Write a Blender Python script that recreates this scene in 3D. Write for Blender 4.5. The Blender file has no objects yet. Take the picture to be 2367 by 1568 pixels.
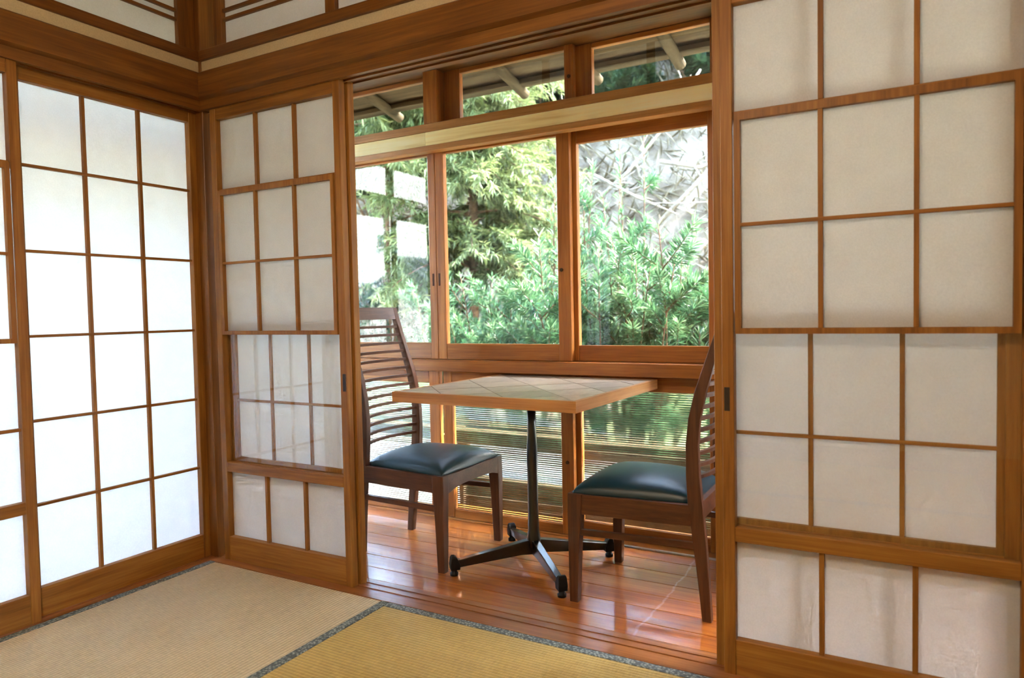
import bpy, bmesh, math, random
import numpy as np
from mathutils import Matrix, Vector

sc = bpy.context.scene
COL = sc.collection
random.seed(7)
rng = np.random.default_rng(11)

# ------------------------------------------------------------------ camera
cam_d = bpy.data.cameras.new('camera')
cam = bpy.data.objects.new('camera', cam_d)
COL.objects.link(cam)
R_ = (0.8733237364165232, 0.486747571965675, -0.0195563952967593)
U_ = (-0.0018171726769368388, 0.043400147423450795, 0.9990561170860649)
F_ = (-0.48713688968804775, 0.8724638837161931, -0.03878688329721737)
CAM = (2.0991323, -1.8415730, 0.9565369)
cam.matrix_world = Matrix(((R_[0], U_[0], -F_[0], CAM[0]),
                           (R_[1], U_[1], -F_[1], CAM[1]),
                           (R_[2], U_[2], -F_[2], CAM[2]),
                           (0, 0, 0, 1)))
cam_d.sensor_width = 36.0
cam_d.lens = 24.714
cam_d.clip_start = 0.02
cam_d.clip_end = 300
cam_d.dof.use_dof = True
cam_d.dof.focus_distance = 2.45
cam_d.dof.aperture_fstop = 3.2
sc.camera = cam

# ------------------------------------------------------------------ world, sun, exposure
world = bpy.data.worlds.new('world')
sc.world = world
world.use_nodes = True
wn = world.node_tree.nodes
wl = world.node_tree.links
wn.clear()
sky = wn.new('ShaderNodeTexSky')
sky.sky_type = 'NISHITA'
sky.sun_disc = False
sky.sun_elevation = math.radians(54)
sky.sun_rotation = math.radians(50)
sky.air_density = 1.5
sky.dust_density = 2.0
sky.ozone_density = 1.0
bg = wn.new('ShaderNodeBackground')
bg.inputs['Strength'].default_value = 0.66
wo = wn.new('ShaderNodeOutputWorld')
wl.new(sky.outputs[0], bg.inputs['Color'])
wl.new(bg.outputs[0], wo.inputs['Surface'])

sun_d = bpy.data.lights.new('sun', 'SUN')
sun_d.energy = 4.5
sun_d.angle = math.radians(1.0)
sun_d.color = (1.0, 0.97, 0.91)
sun = bpy.data.objects.new('sun', sun_d)
COL.objects.link(sun)
SUNV = Vector((0.45, 0.38, 0.81))          # towards the sun
sun.rotation_euler = SUNV.to_track_quat('Z', 'Y').to_euler()

sc.view_settings.view_transform = 'Standard'
sc.view_settings.look = 'None'
sc.view_settings.gamma = 1.0
sc.view_settings.use_curve_mapping = False
sc.view_settings.exposure = 3.1
sc.cycles.max_bounces = 8
sc.cycles.diffuse_bounces = 4
sc.cycles.glossy_bounces = 3
sc.cycles.transmission_bounces = 6
sc.cycles.transparent_max_bounces = 16
sc.cycles.use_adaptive_sampling = True
sc.cycles.adaptive_threshold = 0.11
sc.cycles.adaptive_min_samples = 14
sc.cycles.sample_clamp_indirect = 6.0
sc.cycles.use_denoising = True

# ------------------------------------------------------------------ materials
def srgb(r, g, b):
    f = lambda c: (c / 255 / 12.92) if c / 255 <= 0.04045 else ((c / 255 + 0.055) / 1.055) ** 2.4
    return (f(r), f(g), f(b), 1.0)

def new_mat(name):
    m = bpy.data.materials.new(name)
    m.use_nodes = True
    m.node_tree.nodes.clear()
    return m, m.node_tree.nodes, m.node_tree.links

def out(n, l, sock):
    o = n.new('ShaderNodeOutputMaterial')
    l.new(sock, o.inputs['Surface'])

def principled(n, **kw):
    p = n.new('ShaderNodeBsdfPrincipled')
    for k, v in kw.items():
        p.inputs[k].default_value = v
    return p

def ramp(n, stops):
    r = n.new('ShaderNodeValToRGB')
    e = r.color_ramp.elements
    while len(e) > len(stops):
        e.remove(e[-1])
    while len(e) < len(stops):
        e.new(0.5)
    for i, (p, c) in enumerate(stops):
        e[i].position = p
        e[i].color = c
    return r

def obj_vec(n, l, scale):
    """object coordinates, shifted at random per object, stretched"""
    tc = n.new('ShaderNodeTexCoord')
    oi = n.new('ShaderNodeObjectInfo')
    mul = n.new('ShaderNodeMath'); mul.operation = 'MULTIPLY'; mul.inputs[1].default_value = 37.0
    l.new(oi.outputs['Random'], mul.inputs[0])
    add = n.new('ShaderNodeVectorMath'); add.operation = 'ADD'
    l.new(tc.outputs['Object'], add.inputs[0])
    l.new(mul.outputs[0], add.inputs[1])
    mp = n.new('ShaderNodeMapping')
    mp.inputs['Scale'].default_value = scale
    l.new(add.outputs[0], mp.inputs['Vector'])
    return mp.outputs[0], oi

def noise(n, l, vec, scale=1.0, detail=4.0, rough=0.55, dist=0.0):
    t = n.new('ShaderNodeTexNoise')
    t.inputs['Scale'].default_value = scale
    t.inputs['Detail'].default_value = detail
    t.inputs['Roughness'].default_value = rough
    t.inputs['Distortion'].default_value = dist
    if vec is not None:
        l.new(vec, t.inputs['Vector'])
    return t

def wood_mat(name, dark, mid, light, axis, rough=0.45, spec=0.35, coat=0.0, coat_rough=0.1,
             fine=150.0, along=5.0, bump=0.04, vary=0.10, wavy=0.0):
    m, n, l = new_mat(name)
    s = [fine, fine, fine]
    s[axis] = along
    v, oi = obj_vec(n, l, s)
    t = noise(n, l, v, 1.0, 5.0, 0.6, 0.3)
    s2 = [22.0, 22.0, 22.0]
    s2[axis] = 1.6
    v2, _ = obj_vec(n, l, s2)
    t2 = noise(n, l, v2, 1.0, 3.0, 0.5, 0.8)
    mix = n.new('ShaderNodeMath'); mix.operation = 'MULTIPLY_ADD'
    mix.inputs[1].default_value = 0.45
    l.new(t.outputs['Fac'], mix.inputs[0])
    m2 = n.new('ShaderNodeMath'); m2.operation = 'MULTIPLY'; m2.inputs[1].default_value = 0.55
    l.new(t2.outputs['Fac'], m2.inputs[0])
    l.new(m2.outputs[0], mix.inputs[2])
    r = ramp(n, [(0.32, dark), (0.5, mid), (0.68, light)])
    l.new(mix.outputs[0], r.inputs[0])
    hs = n.new('ShaderNodeHueSaturation')
    mr = n.new('ShaderNodeMapRange')
    mr.inputs['To Min'].default_value = 1.0 - vary
    mr.inputs['To Max'].default_value = 1.0 + vary
    l.new(oi.outputs['Random'], mr.inputs['Value'])
    l.new(mr.outputs[0], hs.inputs['Value'])
    l.new(r.outputs[0], hs.inputs['Color'])
    p = principled(n, **{'Roughness': rough, 'Specular IOR Level': spec, 'Coat Weight': coat, 'Coat Roughness': coat_rough})
    col = hs.outputs[0]
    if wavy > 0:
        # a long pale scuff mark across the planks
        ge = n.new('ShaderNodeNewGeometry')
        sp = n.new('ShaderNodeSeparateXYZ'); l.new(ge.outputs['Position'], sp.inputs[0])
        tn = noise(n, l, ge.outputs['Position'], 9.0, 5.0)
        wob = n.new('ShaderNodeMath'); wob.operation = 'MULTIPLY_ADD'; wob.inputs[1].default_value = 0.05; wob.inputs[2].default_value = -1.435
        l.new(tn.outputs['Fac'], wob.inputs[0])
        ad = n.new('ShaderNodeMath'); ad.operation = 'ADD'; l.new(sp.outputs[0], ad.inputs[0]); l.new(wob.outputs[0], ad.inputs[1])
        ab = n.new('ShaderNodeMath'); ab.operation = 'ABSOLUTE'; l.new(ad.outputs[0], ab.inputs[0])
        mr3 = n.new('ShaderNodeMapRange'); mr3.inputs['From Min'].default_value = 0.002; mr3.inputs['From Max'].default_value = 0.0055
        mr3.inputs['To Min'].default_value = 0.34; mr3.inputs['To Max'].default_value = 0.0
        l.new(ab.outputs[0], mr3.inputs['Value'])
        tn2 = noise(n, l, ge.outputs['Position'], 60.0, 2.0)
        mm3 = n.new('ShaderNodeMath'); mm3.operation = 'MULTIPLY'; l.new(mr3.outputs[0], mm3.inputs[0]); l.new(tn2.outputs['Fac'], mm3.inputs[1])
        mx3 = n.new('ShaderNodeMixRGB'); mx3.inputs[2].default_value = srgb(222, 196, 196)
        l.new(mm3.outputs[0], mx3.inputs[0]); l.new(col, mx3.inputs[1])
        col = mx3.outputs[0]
    l.new(col, p.inputs['Base Color'])
    b = n.new('ShaderNodeBump')
    b.inputs['Strength'].default_value = bump
    b.inputs['Distance'].default_value = 0.002
    l.new(t.outputs['Fac'], b.inputs['Height'])
    last = b
    if wavy > 0:
        tc = n.new('ShaderNodeTexCoord')
        mp = n.new('ShaderNodeMapping'); mp.inputs['Scale'].default_value = (5, 11, 5)
        l.new(tc.outputs['Object'], mp.inputs[0])
        t3 = noise(n, l, mp.outputs[0], 1.0, 1.0, 0.4)
        b2 = n.new('ShaderNodeBump')
        b2.inputs['Strength'].default_value = wavy
        b2.inputs['Distance'].default_value = 0.004
        l.new(t3.outputs['Fac'], b2.inputs['Height'])
        l.new(b.outputs[0], b2.inputs['Normal'])
        last = b2
        l.new(b2.outputs[0], p.inputs['Coat Normal'])
    l.new(last.outputs[0], p.inputs['Normal'])
    out(n, l, p.outputs[0])
    return m

_W = {}
KINDS = {
    # aged cedar of the sliding screens
    'shoji': dict(dark=srgb(110, 68, 24), mid=srgb(142, 93, 36), light=srgb(166, 117, 52), rough=0.5, spec=0.3),
    # the darker red-brown posts, lintels and rails
    'beam': dict(dark=srgb(88, 50, 15), mid=srgb(120, 74, 25), light=srgb(144, 95, 38), rough=0.42, spec=0.4),
    # veranda window joinery, orange
    'sash': dict(dark=srgb(122, 68, 22), mid=srgb(158, 94, 36), light=srgb(184, 120, 54), rough=0.33, spec=0.5),
    'pale': dict(dark=srgb(224, 196, 128), mid=srgb(247, 230, 174), light=srgb(252, 242, 204), rough=0.5, spec=0.3, fine=60, along=2.0),
    'chair': dict(dark=srgb(58, 33, 19), mid=srgb(82, 48, 28), light=srgb(102, 63, 39), rough=0.4, spec=0.4),
    'edge': dict(dark=srgb(146, 96, 46), mid=srgb(178, 124, 66), light=srgb(196, 144, 84), rough=0.4, spec=0.4),
    'plank': dict(dark=srgb(120, 62, 18), mid=srgb(154, 86, 29), light=srgb(178, 112, 46), rough=0.35, spec=0.15, coat=0.6, coat_rough=0.05, wavy=0.22, vary=0.14),
    'sill': dict(dark=srgb(104, 60, 26), mid=srgb(140, 86, 42), light=srgb(162, 108, 60), rough=0.35, spec=0.4, coat=0.25, coat_rough=0.15),
    'weathered': dict(dark=srgb(56, 48, 34), mid=srgb(82, 71, 52), light=srgb(108, 96, 74), rough=0.8, spec=0.1, fine=60, along=3.0, bump=0.3, vary=0.12),
    'ceil': dict(dark=srgb(120, 80, 44), mid=srgb(150, 108, 64), light=srgb(172, 130, 84), rough=0.55, spec=0.3),
}
def wood(kind, axis):
    k = (kind, axis)
    if k not in _W:
        _W[k] = wood_mat('%s_wood_%s' % (kind, 'xyz'[axis]), axis=axis, **KINDS[kind])
    return _W[k]

def plain(name, col, rough=0.6, spec=0.3, metal=0.0, bumps=None, vary=0.06, coat=0.0):
    m, n, l = new_mat(name)
    p = principled(n, Roughness=rough, Metallic=metal)
    p.inputs['Specular IOR Level'].default_value = spec
    p.inputs['Coat Weight'].default_value = coat
    v, _ = obj_vec(n, l, (1, 1, 1))
    t = noise(n, l, v, bumps[0] if bumps else 30.0, 4.0)
    a = tuple(c * (1 - vary) for c in col[:3]) + (1,)
    b = tuple(min(1, c * (1 + vary)) for c in col[:3]) + (1,)
    r = ramp(n, [(0.35, a), (0.65, b)])
    l.new(t.outputs['Fac'], r.inputs[0])
    l.new(r.outputs[0], p.inputs['Base Color'])
    if bumps:
        bp = n.new('ShaderNodeBump'); bp.inputs['Strength'].default_value = bumps[1]; bp.inputs['Distance'].default_value = 0.003
        l.new(t.outputs['Fac'], bp.inputs['Height'])
        l.new(bp.outputs[0], p.inputs['Normal'])
    out(n, l, p.outputs[0])
    return m

def paper_mat():
    m, n, l = new_mat('washi_paper')
    v, _ = obj_vec(n, l, (1, 1, 1))
    t = noise(n, l, v, 260.0, 5.0, 0.7)
    t2 = noise(n, l, v, 18.0, 3.0, 0.6)
    r = ramp(n, [(0.3, (0.81, 0.815, 0.82, 1)), (0.7, (0.905, 0.91, 0.915, 1))])
    l.new(t.outputs['Fac'], r.inputs[0])
    mx = n.new('ShaderNodeMixRGB'); mx.blend_type = 'MULTIPLY'; mx.inputs[0].default_value = 0.10
    l.new(r.outputs[0], mx.inputs[1]); l.new(t2.outputs['Fac'], mx.inputs[2])
    d = n.new('ShaderNodeBsdfDiffuse'); tr = n.new('ShaderNodeBsdfTranslucent')
    l.new(mx.outputs[0], d.inputs[0]); l.new(mx.outputs[0], tr.inputs[0])
    ms = n.new('ShaderNodeMixShader'); ms.inputs[0].default_value = 0.62
    l.new(d.outputs[0], ms.inputs[1]); l.new(tr.outputs[0], ms.inputs[2])
    out(n, l, ms.outputs[0])
    return m

def pane_mat(name, tint=(0.985, 0.99, 0.987, 1), f0=0.043):
    """clear pane: Schlick reflection at each face of the sheet"""
    m, n, l = new_mat(name)
    lw = n.new('ShaderNodeLayerWeight'); lw.inputs['Blend'].default_value = 0.5
    pw = n.new('ShaderNodeMath'); pw.operation = 'POWER'; pw.inputs[1].default_value = 5.0
    l.new(lw.outputs['Facing'], pw.inputs[0])
    mul = n.new('ShaderNodeMath'); mul.operation = 'MULTIPLY_ADD'; mul.use_clamp = True
    mul.inputs[1].default_value = 1.0 - f0; mul.inputs[2].default_value = f0
    l.new(pw.outputs[0], mul.inputs[0])
    t = n.new('ShaderNodeBsdfTransparent'); t.inputs[0].default_value = tint
    g = n.new('ShaderNodeBsdfGlossy'); g.inputs['Roughness'].default_value = 0.0
    g.inputs[0].default_value = (1, 1, 1, 1)
    ms = n.new('ShaderNodeMixShader')
    l.new(mul.outputs[0], ms.inputs[0]); l.new(t.outputs[0], ms.inputs[1]); l.new(g.outputs[0], ms.inputs[2])
    out(n, l, ms.outputs[0])
    return m

def reeded_mat():
    m, n, l = new_mat('reeded_glass')
    g = n.new('ShaderNodeBsdfGlass'); g.inputs['IOR'].default_value = 1.46
    g.inputs['Roughness'].default_value = 0.06
    g.inputs['Color'].default_value = (0.97, 0.99, 0.98, 1)
    out(n, l, g.outputs[0])
    return m

def tatami_mat_(name, base, axis):
    """woven rush: fine ribs along the long side; object coordinates"""
    m, n, l = new_mat(name)
    tc = n.new('ShaderNodeTexCoord')
    sp = n.new('ShaderNodeSeparateXYZ')
    l.new(tc.outputs['Object'], sp.inputs[0])
    across = sp.outputs[1 - axis]
    along = sp.outputs[axis]
    def sinw(sock, period):
        a = n.new('ShaderNodeMath'); a.operation = 'MULTIPLY'; a.inputs[1].default_value = 2 * math.pi / period
        l.new(sock, a.inputs[0])
        s = n.new('ShaderNodeMath'); s.operation = 'SINE'
        l.new(a.outputs[0], s.inputs[0])
        return s.outputs[0]
    rib = sinw(across, 0.0125)
    mp = n.new('ShaderNodeMapping')
    sc_ = [1.0, 1.0, 1.0]; sc_[axis] = 480.0; sc_[1 - axis] = 28.0
    mp.inputs['Scale'].default_value = sc_
    l.new(tc.outputs['Object'], mp.inputs[0])
    t = noise(n, l, mp.outputs[0], 1.0, 3.0, 0.6)
    t2 = noise(n, l, tc.outputs['Object'], 2.6, 3.0, 0.5)
    r = ramp(n, [(0.3, tuple(c * 0.78 for c in base[:3]) + (1,)), (0.7, tuple(min(1, c * 1.16) for c in base[:3]) + (1,))])
    l.new(t.outputs['Fac'], r.inputs[0])
    mr = n.new('ShaderNodeMapRange')
    mr.inputs['From Min'].default_value = -1; mr.inputs['From Max'].default_value = 1
    mr.inputs['To Min'].default_value = 0.80; mr.inputs['To Max'].default_value = 1.07
    l.new(rib, mr.inputs['Value'])
    mr2 = n.new('ShaderNodeMapRange')
    mr2.inputs['From Min'].default_value = 0.3; mr2.inputs['From Max'].default_value = 0.7
    mr2.inputs['To Min'].default_value = 0.90; mr2.inputs['To Max'].default_value = 1.06
    l.new(t2.outputs['Fac'], mr2.inputs['Value'])
    mm = n.new('ShaderNodeMath'); mm.operation = 'MULTIPLY'
    l.new(mr.outputs[0], mm.inputs[0]); l.new(mr2.outputs[0], mm.inputs[1])
    vm = n.new('ShaderNodeVectorMath'); vm.operation = 'SCALE'
    l.new(r.outputs[0], vm.inputs[0]); l.new(mm.outputs[0], vm.inputs['Scale'])
    p = principled(n, Roughness=0.6)
    p.inputs['Specular IOR Level'].default_value = 0.3
    l.new(vm.outputs[0], p.inputs['Base Color'])
    b = n.new('ShaderNodeBump'); b.inputs['Strength'].default_value = 0.55; b.inputs['Distance'].default_value = 0.0016
    ad = n.new('ShaderNodeMath'); ad.operation = 'MULTIPLY_ADD'; ad.inputs[1].default_value = 0.6
    l.new(t.outputs['Fac'], ad.inputs[0]); l.new(rib, ad.inputs[2])
    l.new(ad.outputs[0], b.inputs['Height'])
    l.new(b.outputs[0], p.inputs['Normal'])
    out(n, l, p.outputs[0])
    return m

def heri_mat():
    m, n, l = new_mat('brocade_border_cloth')
    tc = n.new('ShaderNodeTexCoord')
    vo = n.new('ShaderNodeTexVoronoi'); vo.inputs['Scale'].default_value = 130.0
    l.new(tc.outputs['Object'], vo.inputs['Vector'])
    t = noise(n, l, tc.outputs['Object'], 420.0, 2.0)
    r = ramp(n, [(0.2, srgb(196, 200, 182)), (0.55, srgb(132, 142, 136)), (0.9, srgb(76, 86, 88))])
    mx = n.new('ShaderNodeMath'); mx.operation = 'MULTIPLY_ADD'; mx.inputs[1].default_value = 0.5
    l.new(t.outputs['Fac'], mx.inputs[0]); l.new(vo.outputs['Distance'], mx.inputs[2])
    l.new(mx.outputs[0], r.inputs[0])
    p = principled(n, Roughness=0.7)
    l.new(r.outputs[0], p.inputs['Base Color'])
    out(n, l, p.outputs[0])
    return m

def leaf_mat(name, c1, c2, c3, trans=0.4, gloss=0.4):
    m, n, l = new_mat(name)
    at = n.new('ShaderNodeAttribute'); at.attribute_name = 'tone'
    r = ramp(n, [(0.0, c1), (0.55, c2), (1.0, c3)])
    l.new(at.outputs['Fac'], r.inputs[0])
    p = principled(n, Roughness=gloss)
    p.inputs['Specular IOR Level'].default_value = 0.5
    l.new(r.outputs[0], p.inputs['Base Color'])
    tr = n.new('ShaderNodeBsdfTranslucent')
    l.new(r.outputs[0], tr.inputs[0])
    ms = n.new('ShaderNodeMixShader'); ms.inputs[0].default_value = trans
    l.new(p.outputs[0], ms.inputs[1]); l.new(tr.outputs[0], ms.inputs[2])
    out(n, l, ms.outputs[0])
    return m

def noisy(name, stops, scale=6.0, rough=0.9, bump=0.4, detail=8.0, dist=0.02):
    m, n, l = new_mat(name)
    tc = n.new('ShaderNodeTexCoord')
    t = noise(n, l, tc.outputs['Object'], scale, detail, 0.65)
    r = ramp(n, stops)
    l.new(t.outputs['Fac'], r.inputs[0])
    p = principled(n, Roughness=rough)
    p.inputs['Specular IOR Level'].default_value = 0.15
    l.new(r.outputs[0], p.inputs['Base Color'])
    b = n.new('ShaderNodeBump'); b.inputs['Strength'].default_value = bump; b.inputs['Distance'].default_value = dist
    l.new(t.outputs['Fac'], b.inputs['Height'])
    l.new(b.outputs[0], p.inputs['Normal'])
    out(n, l, p.outputs[0])
    return m

PAPER = paper_mat()
GLASS = pane_mat('clear_pane')
GLASS_DOOR = pane_mat('door_pane', f0=0.05)
REED = reeded_mat()
PLASTER = plain('sand_plaster', srgb(206, 190, 152), 0.9, 0.1, bumps=(220.0, 0.25))
PLASTER_W = plain('white_plaster', srgb(226, 220, 206), 0.9, 0.1, bumps=(120.0, 0.2))
DARKPULL = plain('dark_pull', srgb(36, 28, 22), 0.4, 0.5)
POCKET = plain('pull_pocket', srgb(70, 34, 16), 0.6, 0.2)
BRASS = plain('old_brass', srgb(92, 66, 38), 0.4, 0.5, metal=0.8)
ALU = plain('aluminium', srgb(205, 208, 210), 0.3, 0.5, metal=0.9)
BLACKMETAL = plain('black_enamel', srgb(14, 18, 18), 0.28, 0.6, coat=0.5)
RUBBER = plain('black_rubber', srgb(16, 16, 17), 0.55, 0.3)
LEATHER = plain('teal_black_leather', srgb(8, 42, 52), 0.36, 0.5, bumps=(700.0, 0.12))
GROUT = plain('tile_grout', srgb(120, 100, 76), 0.8, 0.2)
RUSH = tatami_mat_('rush_weave_y', srgb(208, 192, 156), 1)
RUSH_X = tatami_mat_('rush_weave_x', srgb(192, 166, 98), 0)
HERI = heri_mat()
BARK = noisy('bark', [(0.3, srgb(58, 44, 34)), (0.6, srgb(104, 80, 60)), (0.8, srgb(136, 112, 88))], 22.0)
PALEBARK = noisy('pale_branch', [(0.3, srgb(112, 104, 94)), (0.7, srgb(164, 157, 148))], 18.0)
LEAF_POD = leaf_mat('podocarp_leaf', srgb(34, 72, 44), srgb(80, 121, 80), srgb(156, 180, 132), 0.40, 0.28)
LEAF_CED = leaf_mat('cedar_leaf', srgb(56, 72, 38), srgb(106, 122, 74), srgb(166, 174, 122), 0.42, 0.42)
LEAF_BUSH = leaf_mat('bush_leaf', srgb(26, 50, 33), srgb(54, 82, 55), srgb(92, 112, 78), 0.35, 0.4)
TILEROOF = noisy('grey_roof_tile', [(0.3, srgb(70, 80, 84)), (0.7, srgb(112, 122, 126))], 9.0, 0.6)
WHITEWALL = noisy('white_house_wall', [(0.3, srgb(226, 224, 218)), (0.7, srgb(240, 238, 234))], 3.0, 0.8, 0.05)
DARKGLASS = plain('far_window', srgb(70, 78, 86), 0.2, 0.5)
GRAVEL = noisy('pale_gravel', [(0.3, srgb(150, 146, 132)), (0.55, srgb(186, 184, 170)), (0.75, srgb(208, 208, 194))], 40.0)
GROUND = noisy('moss_ground', [(0.3, srgb(70, 76, 50)), (0.55, srgb(98, 104, 70)), (0.75, srgb(124, 126, 92))], 3.0)
HILLM = noisy('dry_hillside', [(0.30, srgb(76, 67, 56)), (0.5, srgb(122, 112, 98)), (0.72, srgb(168, 159, 145))], 1.6, 0.95, 0.8, 10.0, 0.2)
GRASS_DRY = leaf_mat('dry_brush', srgb(86, 79, 60), srgb(132, 124, 104), srgb(180, 174, 158), 0.3, 0.7)

# ------------------------------------------------------------------ mesh helpers
def link(o, parent=None):
    COL.objects.link(o)
    if parent is not None:
        o.parent = parent
    return o

def empty(name, loc, rz=0.0):
    o = bpy.data.objects.new(name, None)
    o.empty_display_size = 0.05
    o.location = loc
    o.rotation_euler = (0, 0, rz)
    return link(o)

def tag(o, label=None, cat=None, group=None, kind=None):
    if label: o['label'] = label
    if cat: o['category'] = cat
    if group: o['group'] = group
    if kind: o['kind'] = kind
    return o

_BOX = {}
def box_mesh(dx, dy, dz, mat, bev):
    key = (round(dx, 5), round(dy, 5), round(dz, 5), mat.name, bev)
    if key not in _BOX:
        bm = bmesh.new()
        bmesh.ops.create_cube(bm, size=1.0)
        for v in bm.verts:
            v.co.x *= dx; v.co.y *= dy; v.co.z *= dz
        b = min(bev, 0.3 * min(dx, dy, dz))
        if b > 1e-5:
            bmesh.ops.bevel(bm, geom=list(bm.edges), offset=b, segments=1, affect='EDGES', profile=0.5)
        me = bpy.data.meshes.new('box')
        bm.to_mesh(me); bm.free()
        me.materials.append(mat)
        _BOX[key] = me
    return _BOX[key]

def box(name, parent, x0, x1, y0, y1, z0, z1, mat, bev=0.0015):
    """mat is a material or the name of a wood kind: then the grain runs along the longest side"""
    d = (x1 - x0, y1 - y0, z1 - z0)
    if isinstance(mat, str):
        mat = wood(mat, max(range(3), key=lambda i: d[i]))
    me = box_mesh(d[0], d[1], d[2], mat, bev)
    o = bpy.data.objects.new(name, me)
    o.location = ((x0 + x1) / 2, (y0 + y1) / 2, (z0 + z1) / 2)
    return link(o, parent)

def mesh_obj(name, verts, faces, mat, parent=None, smooth=False):
    me = bpy.data.meshes.new(name)
    me.from_pydata(verts, [], faces)
    me.validate()
    if smooth:
        me.polygons.foreach_set('use_smooth', [True] * len(me.polygons))
    me.materials.append(mat)
    me.update()
    o = bpy.data.objects.new(name, me)
    return link(o, parent)

def boxes_obj(name, boxes, mat, parent=None):
    bm = bmesh.new()
    for (x0, x1, y0, y1, z0, z1) in boxes:
        r = bmesh.ops.create_cube(bm, size=1.0)
        for v in r['verts']:
            v.co = Vector(((x0 + x1) / 2 + v.co.x * (x1 - x0), (y0 + y1) / 2 + v.co.y * (y1 - y0), (z0 + z1) / 2 + v.co.z * (z1 - z0)))
    me = bpy.data.meshes.new(name)
    bm.to_mesh(me); bm.free()
    me.materials.append(mat)
    return link(bpy.data.objects.new(name, me), parent)

def extrude_profile(name, prof, a0, a1, axis, mat, parent=None):
    """closed profile (p, z) extruded along world axis 0 (x) or 1 (y); p is the other horizontal axis"""
    n = len(prof)
    vs = []
    for a in (a0, a1):
        for p, z in prof:
            vs.append((a, p, z) if axis == 0 else (p, a, z))
    fs = [(i, (i + 1) % n, (i + 1) % n + n, i + n) for i in range(n)]
    fs += [tuple(range(n - 1, -1, -1)), tuple(range(n, 2 * n))]
    o = mesh_obj(name, vs, fs, mat, parent)
    bm = bmesh.new(); bm.from_mesh(o.data)
    bmesh.ops.recalc_face_normals(bm, faces=bm.faces)
    bm.to_mesh(o.data); bm.free()
    return o

def sweep(path, radii, sides=8):
    """tube with a radius per point -> verts, faces"""
    P = [Vector(p) for p in path]
    vs, fs = [], []
    for i, p in enumerate(P):
        t = (P[min(i + 1, len(P) - 1)] - P[max(i - 1, 0)]).normalized()
        ref = Vector((0, 0, 1)) if abs(t.z) < 0.9 else Vector((1, 0, 0))
        a = t.cross(ref).normalized(); b = t.cross(a)
        for k in range(sides):
            an = 2 * math.pi * k / sides
            vs.append(tuple(p + (a * math.cos(an) + b * math.sin(an)) * radii[i]))
    for i in range(len(P) - 1):
        for k in range(sides):
            k2 = (k + 1) % sides
            fs.append((i * sides + k, i * sides + k2, (i + 1) * sides + k2, (i + 1) * sides + k))
    fs.append(tuple(range(sides - 1, -1, -1)))
    fs.append(tuple((len(P) - 1) * sides + k for k in range(sides)))
    return vs, fs

def tube_obj(name, path, radii, mat, parent=None, sides=8):
    v, f = sweep(path, radii, sides)
    return mesh_obj(name, v, f, mat, parent, True)

def rect_sweep(path, mat, name, parent, bev=0.003):
    """bar along a path: path = [(centre, half_a (x), half_b (y))], sections horizontal"""
    vs, fs = [], []
    for (c, ha, hb) in path:
        for sx, sy in ((-1, -1), (1, -1), (1, 1), (-1, 1)):
            vs.append((c[0] + sx * ha, c[1] + sy * hb, c[2]))
    for i in range(len(path) - 1):
        for k in range(4):
            k2 = (k + 1) % 4
            fs.append((i * 4 + k, i * 4 + k2, i * 4 + 4 + k2, i * 4 + 4 + k))
    fs.append((3, 2, 1, 0))
    e = (len(path) - 1) * 4
    fs.append((e, e + 1, e + 2, e + 3))
    o = mesh_obj(name, vs, fs, mat, parent)
    bm = bmesh.new(); bm.from_mesh(o.data)
    long_edges = [ed for ed in bm.edges if abs(ed.verts[0].co.z - ed.verts[1].co.z) > 1e-4]
    bmesh.ops.bevel(bm, geom=long_edges, offset=bev, segments=2, affect='EDGES', profile=0.5)
    bm.to_mesh(o.data); bm.free()
    return o

# ================================================================== THE SETTING
H = 1.76
# ---- partition between room and veranda runs along X at Y = 0; left wall along Y at X = -0.30
# thresholds with running grooves
def grooved(p0, p1, z0, z1, grooves, top=True):
    """profile of a grooved sill or lintel: grooves = [(a, b, depth)]"""
    pr = []
    if top:
        pr.append((p0, z0)); pr.append((p0, z1))
        for a, b, d in grooves:
            pr += [(a, z1), (a, z1 - d), (b, z1 - d), (b, z1)]
        pr += [(p1, z1), (p1, z0)]
    else:
        pr.append((p0, z1)); pr.append((p0, z0))
        for a, b, d in grooves:
            pr += [(a, z0), (a, z0 + d), (b, z0 + d), (b, z0)]
        pr += [(p1, z0), (p1, z1)]
    return pr

o = extrude_profile('trim_1', grooved(-0.040, 0.092, -0.05, 0.0005, [(0.004, 0.026, 0.0025), (0.041, 0.063, 0.0025)]), -0.292, 2.50, 0, wood('sill', 0))
tag(o, 'grooved wooden threshold between tatami room and veranda', 'threshold', kind='structure')
o = extrude_profile('trim_2', grooved(-0.012, 0.092, H, 1.803, [(0.004, 0.026, 0.006), (0.040, 0.064, 0.006)], top=False), -0.292, 2.50, 0, wood('beam', 0))
tag(o, 'grooved wooden lintel above the veranda opening', 'lintel', kind='structure')
o = extrude_profile('trim_3', [(-0.034, 1.803), (-0.012, 1.796), (0.03, 1.796), (0.03, 1.900), (-0.026, 1.900), (-0.036, 1.893)], -0.300, 2.50, 0, wood('beam', 0))
tag(o, 'deep horizontal tie beam above the veranda opening', 'beam', kind='structure')
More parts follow.
